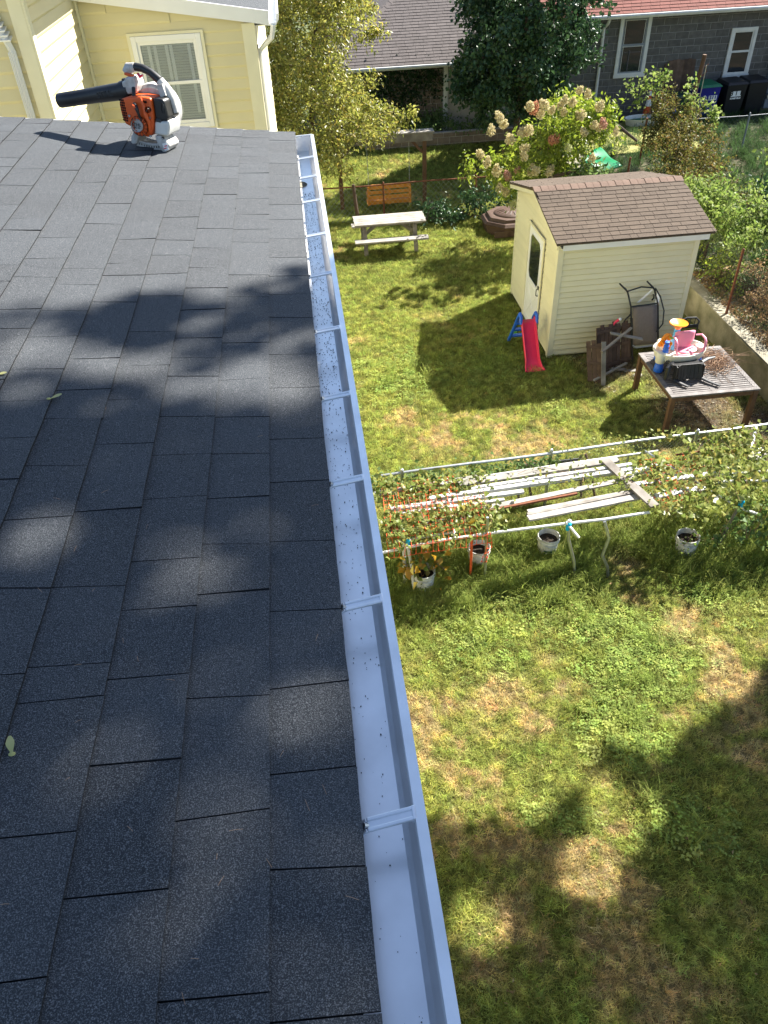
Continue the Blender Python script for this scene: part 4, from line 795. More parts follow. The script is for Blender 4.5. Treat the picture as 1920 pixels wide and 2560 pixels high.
T = thing('fence_stake', 'old wooden stake at the chain-link fence left of the orange swing', 'stake', (1.46, 21.3, 0)); M().tube([(1.46, 21.28, -.02), (1.40, 21.30, .6), (1.37, 21.33, 1.05)], [.055, .05, .045], 7).build('shaft', 'dark_wood', T, smooth=True); M().obox((1.50, 21.22, .04), (.09, .09, .1), rotz(.4)).build('foot', 'dark_wood', T)
fence('chain_fence', 'galvanised chain-link fence under vines along the back of the trellis', (.7, 8.62, 0), (7.8, 9.02, 0), 1.0, [.3, 2.5, 4.75, 7.0], 'galvanised', 'galvanised', step=.07, wr=.0016, rail_r=.021)
fence('chain_fence', 'tall rusty chain-link fence standing on the concrete wall', (8.02, 9.6, 0), (8.02, 19.5, 0), 1.25, [3.62, 6.9, 9.5], 'rust', 'black_metal', step=.075, wr=.0013, base=.58, rail=False)
fence('chain_fence', 'thin chain-link fence across the shaded yard before the bins', (10.8, 23.35, 0), (17.5, 23.45, 0), 1.05, [.1, 2.45, 6.0], 'utility_grey', 'utility_grey', step=.12, wr=.001, base=.48, rail_r=.011)

# ================================================================ CONCRETE WALL
CW = thing('concrete_wall', 'mossy low concrete retaining wall along the right side of the lawn', 'wall', (WX+.1, 14, 0))
cwm = M(); ys = np.linspace(4, 24, 60); 
for i in range(59):
    y0, y1 = ys[i], ys[i+1]; h0, h1 = .60+.02*math.sin(y0*.9), .60+.02*math.sin(y1*.9); k = len(cwm.v)
    cwm.add([(WX, y0, -.1), (WX, y1, -.1), (WX+.012*math.sin(y1*2), y1, h1), (WX+.012*math.sin(y0*2), y0, h0), (WX+.2, y0, h0), (WX+.2, y1, h1), (WX+.2, y0, .2), (WX+.2, y1, .2)], [(0, 3, 2, 1), (3, 4, 5, 2), (4, 6, 7, 5)])
cwm.build('wall_face', 'mossy_concrete', CW)
cpm = M(); ys = np.linspace(4, 24, 40)
for i in range(39): cpm.box(WX+.005, WX+.62, ys[i], ys[i+1]-.001, .585+.008*math.sin(i), .608+.01*math.sin(i*.7))
cpm.build('concrete_ledge', 'concrete', CW)

# ================================================================ PICNIC TABLE
PT = thing('picnic_table', 'weathered pale wooden picnic table with bench on the lawn', 'picnic table', (2.1, 19.4, 0))
x0, x1 = 1.20, 3.0
for i in range(5): M().box(x0+.008*(i % 2), x1-.01*((i+1) % 2), 19.10+i*.139, 19.10+i*.139+.134, .715, .755).build('top_board', 'picnic_wood', PT, bevel=.006)
for yb in (18.72, 19.86):
    for i in range(2): M().box(x0-.03, x1+.01*i, yb+i*.13, yb+i*.13+.125, .415, .455).build('bench_board', 'picnic_wood', PT, bevel=.006)
for xx in (1.45, 2.72):
    M().beam((xx, 18.98, 0), (xx+.0, 19.28, .71), .05, .10, up=(1, 0, 0)).build('leg', 'old_wood', PT); M().beam((xx, 19.92, 0), (xx, 19.60, .71), .05, .10, up=(1, 0, 0)).build('leg', 'old_wood', PT)
    M().box(xx-.046, xx-.026, 18.74, 20.1, .33, .412).build('bench_support', 'old_wood', PT); M().box(xx-.047, xx-.027, 19.13, 19.78, .62, .712).build('top_cleat', 'old_wood', PT)
    s_ = 1 if xx < 2 else -1; M().beam((xx, 19.45, .38), (xx+s_*.42, 19.45, .70), .05, .08).build('brace', 'old_wood', PT)

# ================================================================ SWING FRAME and ORANGE BENCH SWING
SF = thing('swing_frame', 'brown timber swing frame with overhead beam behind the fence', 'swing frame', (2.4, 22.4, 0))
M().box(.95, 3.68, 22.33, 22.42, 1.74, 1.94).box(.95, 3.68, 22.50, 22.59, 1.74, 1.94).build('beam', 'old_wood', SF, bevel=.006)
M().box(.9, 3.72, 22.30, 22.44, 1.95, 1.985).box(.9, 3.72, 22.47, 22.62, 1.95, 1.985).build('cap_board', 'picnic_wood', SF)
for xx in (1.1, 3.47): M().box(xx-.055, xx+.055, 22.405+.02, 22.495, -.02, 1.93).build('post', 'brown_wood', SF, bevel=.005)
M().beam((3.42, 22.46, 1.42), (3.12, 22.46, 1.74), .06, .07).build('knee_brace', 'brown_wood', SF); M().beam((1.15, 22.46, 1.42), (1.45, 22.46, 1.74), .06, .07).build('knee_brace', 'brown_wood', SF)
BS = thing('bench_swing', 'orange slatted bench swing hanging on chains', 'bench swing', (2.4, 22.3, .3))
sx0, sx1, sy = 1.80, 3.05, 22.15
for i in range(4): M().box(sx0+.05, sx1-.05, sy+.02*i, sy+.02*i+.022, .22+.125*i, .22+.125*i+.098).build('back_slat', 'orange_wood', BS, bevel=.008)
for xx in (sx0+.005, (sx0+sx1)/2-.03, sx1-.065): M().obox((xx+.03, sy+.055, .43), (.065, .025, .50), rotx(-.15)).build('back_stile', 'orange_wood', BS, bevel=.006)
M().tube([(sx0+.03, sy+.08, .66), (sx0+.14, sy+.085, .71), (sx1-.14, sy+.085, .71), (sx1-.03, sy+.08, .66)], .035, 8, flat=.5).build('top_rail', 'orange_wood', BS, smooth=True)
for i in range(4): M().box(sx0, sx1, sy+.05+.115*i, sy+.05+.115*i+.1, .19, .215).build('seat_slat', 'orange_wood', BS, bevel=.004)
for xx in (sx0, sx1-.05): M().box(xx, xx+.05, sy+.1, sy+.5, .40, .43).build('armrest', 'orange_wood', BS)
for xx in (sx0+.06, sx1-.03):
    ch = M()
    for i in range(27):
        z = .42+i*.05; ch.tube([np.array([xx, 22.3+.05*(i/27), z])+(rotz(1.57*(i % 2))@np.array([.011*math.cos(t), 0, .03*math.sin(t)])) for t in np.linspace(0, 6.283, 9)], .0045, 4, cap=False)
    ch.build('chain', 'galvanised', BS)
TS = thing('tree_stump', 'split grey tree stump at the base of the chain-link fence', 'stump', (3.45, 21.15, 0)); st = M()
for i in range(9): a = random.uniform(0, 6.28); st.tube([(3.45+.13*math.cos(a), 21.12+.12*math.sin(a), -.02), (3.43+.09*math.cos(a), 21.12+.08*math.sin(a), .3), (3.40+.07*math.cos(a)+.03, 21.15+.05*math.sin(a), random.uniform(.42, .62))], [.07, .05, .012], 6)
st.build('wood', 'old_wood', TS, smooth=True)

# ================================================================ BROWN SANDBOX
SB = thing('sandbox', 'brown plastic sandbox with domed moulded lid behind the shed', 'sandbox', (5.4, 20.0, 0)); c0 = np.array([5.42, 20.05, 0])
def oct_(r, z, ry=None): return [c0+np.array([r*sx*a, (ry or r)*sy*b_, z]) for a, b_, sx, sy in ((1, .45, 1, 1), (.45, 1, 1, 1), (.45, 1, -1, 1), (1, .45, -1, 1), (1, .45, -1, -1), (.45, 1, -1, -1), (.45, 1, 1, -1), (1, .45, 1, -1))]
bs = M(); lv = [oct_(.70, 0, .62), oct_(.72, .24, .64), oct_(.66, .25, .58)]
for a, b_ in zip(lv[:-1], lv[1:]):
    for i in range(8): bs.quad(a[i], a[(i+1) % 8], b_[(i+1) % 8], b_[i])
sb = bs.build('base', 'sandbox_brown', SB)
for sx in (-1, 1):
    for j in range(3): M().box(c0[0]-.6+.42*j, c0[0]-.24+.42*j, c0[1]-.655, c0[1]-.64, .04+.0, .2).build('moulded_block', 'sandbox_brown', sb, bevel=.01) if sx < 0 else None
lv = [oct_(.76, .25, .68), oct_(.78, .30, .70), oct_(.72, .36, .64), oct_(.66, .37, .58), oct_(.62, .44, .54), oct_(.58, .445, .5)]; ld = M()
for a, b_ in zip(lv[:-1], lv[1:]):
    for i in range(8): ld.quad(a[i], a[(i+1) % 8], b_[(i+1) % 8], b_[i])
ld.add(lv[-1], [tuple(range(8))]); ldo = ld.build('lid', 'sandbox_brown', SB, bevel=.008)
dm = M().ball(c0+[0, 0, .43], (.50, .44, .11), 28, 12); dm.build('dome', 'sandbox_brown', ldo, smooth=True)
for i in range(11):
    a = -math.pi+i*math.pi/10; p = [c0+np.array([.50*q*math.cos(a), .44*q*math.sin(a), .43+.11*math.sqrt(1-q*q)+.006]) for q in (.45, .6, .78)]; M().tube(p, [.012, .010, .006], 5).build('moulded_ray', 'sandbox_brown', ldo)
pt = RS.uniform(-1, 1, (12, 2)); leaves('fallen_petals', 'petal', SB, np.stack([c0[0]+pt[:, 0]*.6, c0[1]+pt[:, 1]*.55, .46+.06*(1-np.abs(pt[:, 0]))], 1), np.concatenate([pt, pt[:, :1]*0], 1)+.01, .03, .7)

# ================================================================ GARDEN SHED
SX0, SX1, SY0, SY1, SE = 4.50, 7.09, 13.21, 16.22, 2.26; RY, RZ = 14.76, 2.76
SH = thing('garden_shed', 'pale yellow garden shed with brown shingle roof and white door', 'shed', (5.8, 14.7, 0))
gw_ = M().prism([np.array([SX0+.004, y_, z_]) for y_, z_ in ((SY0+.005, .02), (SY1, .02), (SY1, SE), (RY, RZ-.06), (SY0+.005, SE))], (SX1-SX0-.008, 0, 0)).build('wall', 'siding_shed', SH)
siding(gw_, (SX0, SY0, .04), (1, 0, 0), (0, -1, 0), .04, SE, lambda z: [(.05, SX1-SX0-.05)], 'siding_shed', exp=.108, out=.026)
def iv_g(z):
    if z < SE: a, b_ = 0.06, SY1-SY0-.04
    else: k = (z-SE)/(RZ-.06-SE); a, b_ = k*(RY-SY0)+.02, (SY1-SY0)-k*(SY1-RY)-.02
    return [(a, 14.02-SY0), (15.09-SY0, b_)] if z < 2.05 else [(a, b_)]
siding(gw_, (SX0, SY0, .04), (0, 1, 0), (-1, 0, 0), .04, RZ-.1, iv_g, 'siding_shed', exp=.108, out=.020)
siding(gw_, (SX1, SY0, .04), (0, 1, 0), (1, 0, 0), .04, SE, lambda z: [(.05, 2.9)], 'siding_shed', exp=.108)
M().box(SX0-.028, SX0+.075, SY0-.030, SY0-.002, .0, SE).box(SX0-.028, SX0-.002, SY0-.001, SY0+.085, .0, SE).build('corner_board', 'siding_trim', SH)
M().box(SX1-.07, SX1+.022, SY0-.029, SY0-.002, .0, SE).box(SX1+.002, SX1+.022, SY0-.001, SY0+.08, .0, SE).build('corner_board', 'siding_trim', SH)
M().box(SX0-.022, SX0-.001, SY1-.06, SY1+.02, 0, SE).build('corner_board', 'siding_trim', SH)
ox = .13; fe = np.array([SX0-ox, 13.0, 2.355]); be = np.array([SX0-ox, 16.5, 2.355]); rg = np.array([SX0-ox, RY, RZ+.005]); Lx = SX1+.18-(SX0-ox)
sf_ = unit(rg-fe); sb_ = unit(rg-be); nf = unit(np.cross([1, 0, 0], sf_)); nb = -unit(np.cross([1, 0, 0], sb_)); lf = np.linalg.norm(rg-fe); lb = np.linalg.norm(rg-be)
rfm = M().prism([fe-nf*.004, rg-[0, 0, .004], be-nb*.004, be-[0, 0, .035], rg-[0, 0, .04], fe-[0, 0, .035]], (Lx, 0, 0)); sr = rfm.build('roof', 'shingle_brown', SH)
ne = 14; e_ = (lf-.02)/ne
rows(fe-sf_*.012, np.array([1., 0, 0]), sf_, nf, ne, e_, lambda s: (-.01, Lx+.01), (.13, .36), sr, 'shingle_brown', lift=.010)
rows(be-sb_*.012, np.array([1., 0, 0]), sb_, nb, 11, (lb-.02)/11, lambda s: (-.01, Lx+.01), (.2, .36), sr, 'shingle_brown', lift=.010)
for i in range(20):
    a = rg+np.array([-.01+i*(Lx/20), 0, .018+.003*(i % 2)]); wd_ = Lx/20+.02; q = lambda s, k: a+s*(-k)
    m_ = M(); m_.add([a-sf_*.15+nf*.002, a-sf_*.05+nf*.012, a+[0, 0, .014], a-sb_*.05+nb*.012, a-sb_*.15+nb*.002]+[p+np.array([wd_, 0, -.007]) for p in (a-sf_*.15+nf*.002, a-sf_*.05+nf*.012, a+np.array([0, 0, .014]), a-sb_*.05+nb*.012, a-sb_*.15+nb*.002)], [(0, 1, 6, 5), (1, 2, 7, 6), (2, 3, 8, 7), (3, 4, 9, 8), (0, 4, 3, 2, 1), (5, 6, 7, 8, 9), (0, 5, 9, 4)]); m_.build('ridge_cap', 'shingle_cap', sr)
M().box(SX0+.0, SX1+.10, 13.02, 13.04, 2.215, 2.335).build('fascia', 'vinyl_white', SH)
M().box(SX0-.02, SX1+.08, 13.041, SY0-.031, 2.235, 2.25).build('soffit', 'vinyl_white', SH)
for (p, q_) in ((fe, rg), (be, rg)): M().beam(p+[.02, 0, -.075], q_+[.02, 0, -.075], .02, .075).build('rake_board', 'siding_trim', SH)
# door with glass light and crossbuck
dY0, dY1, dZ1 = 14.05, 15.06, 2.0; X_ = SX0-.02
dr_ = M().box(X_-.012, X_+.02, dY0, dY1, .03, dZ1).build('door', 'vinyl_white', SH)
M().box(X_-.03, X_-.0125, dY0-.06, dY0, .03, dZ1+.05).box(X_-.03, X_-.0125, dY1, dY1+.06, .03, dZ1+.05).box(X_-.03, X_-.0125, dY0, dY1, dZ1, dZ1+.05).build('door_frame', 'siding_trim', SH)
gy0, gy1, gz0, gz1 = dY0+.14, dY1-.14, .98, 1.88
oc = [(gy0, gz0+.1), (gy0+.09, gz0), (gy1-.09, gz0), (gy1, gz0+.1), (gy1, gz1-.1), (gy1-.09, gz1), (gy0+.09, gz1), (gy0, gz1-.1)]
M().prism([np.array([X_-.0155, a, b_]) for a, b_ in oc], (.003, 0, 0)).build('door_glass', 'dark_glass', dr_)
M().tube([np.array([X_-.017, a, b_]) for a, b_ in oc+oc[:1]], .012, 6).build('glass_bead', 'vinyl_white', dr_)
bx_ = M()
for (p, q_) in (((dY0+.12, .14), (dY1-.12, .88)), ((dY0+.12, .88), (dY1-.12, .14)), ((dY0+.12, .14), (dY1-.12, .14)), ((dY0+.12, .88), (dY1-.12, .88)), ((dY0+.12, .14), (dY0+.12, .88)), ((dY1-.12, .14), (dY1-.12, .88))): bx_.beam((X_-.016, *p), (X_-.016, *q_), .03, .008, up=(-1, 0, 0))
bx_.build('crossbuck', 'vinyl_white', dr_)
M().tube([(X_-.02, dY0+.09, .86), (X_-.055, dY0+.09, .88), (X_-.055, dY0+.09, 1.0), (X_-.02, dY0+.09, 1.02)], .009, 6).build('handle', 'black_metal', dr_, smooth=True)
M().box(X_-.028, X_-.012, dY0+.06, dY0+.12, 1.0, 1.07).build('lock', 'black_metal', dr_)
M().tube([(6.42, SY0-.02, 1.15), (6.42, SY0-.06, 1.16), (6.43, SY0-.06, 1.10), (6.41, SY0-.04, 1.05)], .014, 6).build('wall_hook', 'black_plastic', SH)

# ================================================================ RED SLIDE
SL = thing('toddler_slide', 'red plastic toddler slide with blue ladder beside the shed', 'slide', (4.1, 13.2, 0))
prof = [(12.66, .03), (12.78, .045), (12.90, .10), (13.05, .27), (13.30, .56), (13.42, .68), (13.52, .70)]
for nm, wd0, wd1, hgt in (('chute', .15, .13, 0),):
    m_ = M(); P_ = []
    for i, (y_, z_) in enumerate(prof):
        wd_ = .20 if i == 0 else .175 if i == 1 else .145; hh = .03 if i < 2 else .075; cx = 4.10; P_.append([np.array([cx+q*wd_, y_-dz*.35, z_+dz]) for q, dz in ((-1.0, -.012), (-1.0, hh), (-.86, hh+.005), (-.82, .004), (.82, .004), (.86, hh+.005), (1.0, hh), (1.0, -.012))])
    k = len(m_.v); m_.v += [tuple(p) for r in P_ for p in r]
    for i in range(len(P_)-1):
        for j in range(8): a = i*8+j; b_ = i*8+(j+1) % 8; m_.f.append((a, b_, b_+8, a+8))
    m_.f += [tuple(range(8)), tuple(range(8*(len(P_)-1), 8*len(P_)))]; m_.build('chute', 'red_plastic', SL, bevel=.008, smooth=True)
for s_ in (-1, 1):
    cx = 4.10+s_*.155
    M().tube([(cx+s_*.05, 14.0, .0), (cx+s_*.02, 13.78, .38), (cx, 13.60, .70), (cx, 13.48, .84), (cx, 13.40, .82), (cx, 13.36, .68)], [.035, .033, .034, .036, .034, .028], 10).build('ladder_rail', 'blue_plastic', SL, smooth=True)
for z_, y_ in ((.16, 13.92), (.36, 13.79), (.56, 13.67)): M().obox((4.10, y_, z_), (.36, .10, .035)).build('step', 'blue_plastic', SL, bevel=.01)
T = thing('toy_ball', 'small green ball behind the blue ladder of the slide', 'ball', G(1284, 836)); M().ball(G(1284, 832, .07), .075, 16, 10).build('ball_shell', 'toy_green', T, smooth=True)

# ================================================================ SLATTED PATIO TABLE
TX0, TX1, TY0, TY1, TZ = 5.68, 7.20, 10.28, 11.79, .74
PTb = thing('patio_table', 'square brown wooden slatted patio table by the concrete wall', 'table', ((TX0+TX1)/2, (TY0+TY1)/2, 0))
fw = .085
M().box(TX0, TX1, TY0, TY0+fw, TZ-.03, TZ).build('edge_board', 'table_slat', PTb, bevel=.004); M().box(TX0, TX1, TY1-fw, TY1, TZ-.03, TZ).build('edge_board', 'table_slat', PTb, bevel=.004)
M().box(TX0, TX0+fw, TY0+fw+.003, TY1-fw-.003, TZ-.03, TZ).build('edge_board', 'table_slat', PTb, bevel=.004); M().box(TX1-fw, TX1, TY0+fw+.003, TY1-fw-.003, TZ-.03, TZ).build('edge_board', 'table_slat', PTb, bevel=.004)
M().box((TX0+TX1)/2-.04, (TX0+TX1)/2+.04, TY0+fw+.003, TY1-fw-.003, TZ-.032, TZ-.002).build('centre_board', 'table_slat', PTb)
ns = 22; pit = (TY1-TY0-2*fw)/ns
for i in range(ns):
    y_ = TY0+fw+pit*(i+.18)
    for (a, b_) in ((TX0+fw+.004, (TX0+TX1)/2-.044), ((TX0+TX1)/2+.044, TX1-fw-.004)): M().box(a, b_, y_, y_+pit*.68, TZ-.026, TZ-.003).build('slat', 'table_slat', PTb)
M().box(TX0+.04, TX1-.04, TY0+.03, TY0+.055, TZ-.12, TZ-.031).build('apron', 'brown_wood', PTb); M().box(TX0+.04, TX1-.04, TY1-.055, TY1-.03, TZ-.12, TZ-.031).build('apron', 'brown_wood', PTb)
M().box(TX0+.03, TX0+.055, TY0+.056, TY1-.056, TZ-.12, TZ-.031).build('apron', 'brown_wood', PTb); M().box(TX1-.055, TX1-.03, TY0+.056, TY1-.056, TZ-.12, TZ-.031).build('apron', 'brown_wood', PTb)
for (a, b_) in ((TX0+.05, TY0+.05), (TX1-.05, TY0+.05), (TX0+.05, TY1-.05), (TX1-.05, TY1-.05)): M().prism([(a-.042, b_-.042, TZ-.031), (a+.042, b_-.042, TZ-.031), (a+.042, b_+.042, TZ-.031), (a-.042, b_+.042, TZ-.031)], (0, 0, -TZ+.031)).build('leg', 'brown_wood', PTb, bevel=.005)
# water table standing across the table top
WT = thing('water_table', 'cream and blue toy water table with orange funnel on the patio table', 'water table', (6.15, 11.3, TZ)); wc = np.array([6.14, 11.25, .93]); Sx = np.diag([1.06, .78, 1])
M().lathe(wc, [(.001, .0), (.34, .0), (.385, .03), (.405, .13), (.425, .14), (.42, .165), (.395, .165), (.375, .05), (.32, .03), (.001, .03)], 40, R=Sx).build('basin', 'cream_plastic', WT, smooth=True)
for (dx, dy) in ((-.36, -.12), (.36, -.02), (-.2, .26), (.22, .25)):
    p = wc+[dx, dy, 0]; M().lathe(p, [(.075, -.02), (.085, .0), (.085, .16), (.075, .175), (.001, .175)], 18).build('leg_socket', 'cream_plastic', WT, smooth=True)
    M().lathe((p[0], p[1], TZ+.0), [(.075, .0), (.083, .012), (.075, .10), (.068, .11), (.066, wc[2]-TZ-.01)], 18, cap=True).build('leg', 'blue_plastic', WT, smooth=True)
p = wc+[-.30, -.12, .17]; M().lathe(p, [(.05, 0), (.052, .06), (.045, .075), (.045, .12), (.035, .13), (.04, .19), (.001, .195)], 16).build('tower', 'blue_plastic', WT, smooth=True)
p = wc+[-.02, .17, .05]; M().cyl(p, p+[0, 0, .40], .06, .05, 16).build('funnel_stem', 'light_blue', WT, smooth=True)
M().lathe(p+[0, 0, .36], [(.045, 0), (.055, .04), (.105, .10), (.15, .115), (.155, .125), (.145, .135), (.10, .118), (.001, .10)], 28).build('funnel', 'toy_orange', WT, smooth=True)
m_ = M(); p = wc+[-.23, .05, .17]
for i in range(9):
    t = i/8; a = p+[.0+.13*t-.08, .02, .04+.16*math.sin(t*2.4)]; m_.ball(a, (.055, .03, .045), 8, 6)
m_.build('water_chute', 'toy_orange', WT, smooth=True)
M().lathe(p+[-.02, -.08, .0], [(.065, 0), (.07, .09), (.085, .10), (.08, .12), (.06, .11), (.05, .02)], 14).build('scoop_wheel', 'toy_orange', WT, smooth=True)
for i in range(5): M().ball(p+[.05+.03*math.cos(i*2.2), -.02+.05*math.sin(i*1.7), .16+.012*i], (.022, .012, .014), 7, 5).build('leaf_decoration', 'toy_green', WT, smooth=True)
# pink child chair lying in the basin
PC = thing('child_chair', 'pink plastic child chair with armrests sitting in the toy water table', 'chair', (6.23, 11.2, 1.05)); pc = np.array([6.23, 11.20, 1.06])
m_ = gridm(lambda u, v: pc+np.array([.17*math.sin(2.5*u-1.25)*(1+.12*v), .12-.10*math.cos(2.5*u-1.25)+.05*v, .02+.30*v-.05*v*abs(2*u-1)**3]), 16, 6)
o = m_.build('backrest', 'pink_plastic', PC, smooth=True); so_ = o.modifiers.new('solid', 'SOLIDIFY'); so_.thickness = .014
M().lathe(pc+[0, .0, .015], [(.001, .02), (.17, .02), (.19, .012), (.19, -.01), (.17, -.014), (.001, -.014)], 26, R=np.diag([1.0, .75, 1])).build('seat', 'pink_plastic', PC, smooth=True)
for s_ in (-1, 1): M().tube([pc+[s_*.16, .06, .24], pc+[s_*.24, .02, .26], pc+[s_*.25, -.09, .25], pc+[s_*.25, -.14, .21], pc+[s_*.24, -.16, .06], pc+[s_*.19, -.16, .0]], [.018, .02, .022, .022, .022, .018], 8, flat=.7).build('armrest', 'pink_plastic', PC, smooth=True)
M().tube([pc+[-.2, -.165, .0], pc+[0, -.18, .0], pc+[.2, -.165, .0]], .016, 8).build('front_bar', 'pink_plastic', PC, smooth=True)
M().ball(pc+[.13, .02, .11], (.07, .012, .05), 14, 10, R=rotz(.4)).build('back_pad', 'cream_plastic', PC, smooth=True)
# black plastic chair tipped on its side
BC = thing('plastic_chair', 'black plastic patio chair tipped over on the patio table', 'chair', (6.2, 10.85, TZ)); bc = np.array([6.15, 10.80, TZ+.005])
def bpt(x, y, z): return bc+np.array([x, y, z])
m_ = M(); W_ = 7
for i in range(W_):                                     # slotted backrest lying towards the camera
    a, b_ = -.21+i*.06, -.21+i*.06+.054; cv = lambda x: -.06*(x/.22)**2
    m_.add([bpt(a, -.06+cv(a), .02), bpt(b_, -.06+cv(b_), .02), bpt(b_, .0+cv(b_), .28), bpt(a, .0+cv(a), .28), bpt(a, -.045+cv(a), .02), bpt(b_, -.045+cv(b_), .02), bpt(b_, .015+cv(b_), .28), bpt(a, .015+cv(a), .28)], [(0, 1, 2, 3), (4, 7, 6, 5), (0, 4, 5, 1), (1, 5, 6, 2), (2, 6, 7, 3), (3, 7, 4, 0)])
m_.build('backrest', 'black_plastic', BC)
m_ = M(); m_.prism([bpt(-.27, -.03, .27), bpt(.23, -.03, .27), bpt(.20, .30, .20), bpt(-.24, .32, .18)], (0, 0, .018)); m_.build('seat', 'black_plastic', BC, bevel=.006)
M().prism([bpt(-.25, -.1, .0), bpt(-.25, -.08, .27), bpt(-.25, .02, .28), bpt(-.25, .02, .0)], (.022, 0, 0)).build('back_frame', 'black_plastic', BC, bevel=.006)
M().prism([bpt(.215, -.1, .0), bpt(.215, -.08, .27), bpt(.215, .02, .28), bpt(.215, .02, .0)], (.022, 0, 0)).build('back_frame', 'black_plastic', BC, bevel=.006)
for pts, rr in (([bpt(.22, .05, .27), bpt(.36, .15, .26), bpt(.55, .25, .22)], [.045, .04, .03]), ([bpt(.22, -.10, .04), bpt(.30, -.22, .03), bpt(.42, -.36, .025)], [.045, .038, .028]), ([bpt(-.25, -.08, .05), bpt(-.18, -.20, .03), bpt(-.10, -.30, .025)], [.045, .04, .028]), ([bpt(-.26, .1, .27), bpt(-.36, .02, .22), bpt(-.38, .0, .02)], [.045, .042, .03])): M().tube(pts, rr, 8, flat=.45).build('leg', 'black_plastic', BC, smooth=True)
M().tube([bpt(-.28, -.02, .27), bpt(-.30, .2, .24), bpt(-.24, .34, .2)], .026, 8, flat=.6).build('armrest', 'black_plastic', BC, smooth=True)
# pile of dry vine cuttings
VP = thing('brush_pile', 'heap of dry brown vine cuttings on the patio table', 'brush', (6.85, 11.25, TZ)); m_ = M()
for i in range(330):
    c = np.array([6.80+RS.normal()*.14, 11.22+RS.normal()*.20, TZ+.01+abs(RS.normal())*.045]); a = RS.uniform(0, 6.28); L_ = RS.uniform(.05, .2); d_ = np.array([math.cos(a), math.sin(a), RS.normal()*.16])*L_
    k_ = np.array([-d_[1], d_[0], 0])*RS.normal()*.35; m_.tube([c-d_, c+k_*.6+[0, 0, RS.uniform(0, .03)], c+d_], [.0035, .003, .0018], 4, cap=False)
for i in range(12):
    c = np.array([6.95, 11.2, TZ+.05])+RS.normal(size=3)*[.08, .12, .01]; a = RS.uniform(-.6, .6); d_ = np.array([math.cos(a), math.sin(a), .12+RS.normal()*.1])*RS.uniform(.3, .55); m_.tube([c, c+d_*.5+[0, 0, .04], c+d_], [.004, .003, .0015], 4, cap=False)
for x, y in ((6.6, 10.9), (6.75, 10.8)): m_.tube([(x, y+.25, TZ+.02), (x+.05, y, TZ+.01), (x+.08, y-.35, TZ+.006)], .004, 4)
m_.v = [(x, y, max(z, TZ+.002)) for x, y, z in m_.v]; m_.build('twigs', 'dry_twig', VP)

# ================================================================ FURNITURE LEANING ON THE SHED
LC = thing('lounge_chair', 'dark metal lounge chair with grey sling leaning upright on the shed wall', 'lounge chair', (6.05, 12.85, 0))
for s_, dx in ((-1, 0), (1, .52)):
    x = 5.82+dx; M().tube([(x+.22, 12.72, .0), (x+.16, 12.84, .55), (x+.10, 12.95, 1.05), (x+.02, 13.04, 1.32), (x-.02, 13.05, 1.37), (x-.18, 12.99, 1.52)], [.022, .022, .022, .022, .022, .018], 8, flat=.8).build('side_rail', 'black_metal', LC, smooth=True)
M().tube([(5.83, 13.03, 1.34), (6.1, 13.06, 1.39), (6.34, 13.04, 1.36)], .014, 7).build('cross_bar', 'black_metal', LC, smooth=True)
M().tube([(5.93, 12.95, 1.06), (6.44, 12.96, 1.08)], .016, 7).build('cross_bar', 'black_metal', LC, smooth=True); M().tube([(6.01, 12.78, .34), (6.08, 12.76, .29), (6.44, 12.77, .30), (6.50, 12.79, .36)], .014, 7).build('cross_bar', 'galvanised', LC, smooth=True)
m_ = gridm(lambda u, t: np.array([5.945+.075*(1-t)+u*.475, 12.79+.155*t-.03*math.sin(math.pi*t), .32+.74*t]), 4, 8)
o = m_.build('sling', 'sling_fabric', LC, smooth=True); o.modifiers.new('solid', 'SOLIDIFY').thickness = .006
M().tube([(6.36, 13.02, 1.36), (6.47, 12.98, 1.2), (6.56, 12.9, .95), (6.55, 12.82, .72), (6.44, 12.78, .58)], .019, 8, flat=.7).build('armrest', 'black_metal', LC, smooth=True)
m_ = M(); m_.quad((6.40, 13.0, 1.28), (6.46, 12.97, 1.18), (6.42, 12.9, .72), (6.37, 12.92, .74)); m_.quad((6.08, 13.1, 1.06), (6.14, 13.1, 1.06), (6.33, 13.04, 1.32), (6.30, 13.04, 1.34)); o = m_.build('loose_strap', 'curtain', LC); o.modifiers.new('solid', 'SOLIDIFY').thickness = .004
M().tube([(5.98, 12.84, .62), (5.98, 12.9, .85)], .02, 6).tube([(5.80, 13.0, .5), (5.86, 12.98, .78), (5.95, 12.97, .9)], .016, 6).build('bracket', 'black_metal', LC)
FC = thing('folding_chair', 'black folding chair standing behind the water table against the shed', 'chair', (6.9, 12.6, 0)); M().tube([(6.70, 12.5, .82), (6.72, 12.52, .90), (6.86, 12.55, .94), (7.04, 12.55, .93), (7.10, 12.52, .87), (7.08, 12.5, .82)], .018, 8).build('back_rail', 'black_metal', FC, smooth=True)
for i in range(4): M().tube([(6.71+.09*i+.03, 12.51, .80), (6.74+.09*i+.02, 12.54, .93)], .008, 5).build('back_bar', 'black_metal', FC)
for (a, b_) in ((6.7, 12.4), (7.08, 12.4), (6.72, 12.75), (7.06, 12.75)): M().tube([(a, b_, 0), (a, 12.5, .82 if b_ < 12.5 else .45)], .014, 6).build('leg', 'black_metal', FC)
M().box(6.70, 7.08, 12.38, 12.74, .42, .45).build('seat', 'black_metal', FC); M().box(6.70, 7.09, 12.49, 12.51, .76, .82).build('back_panel', 'black_metal', FC)
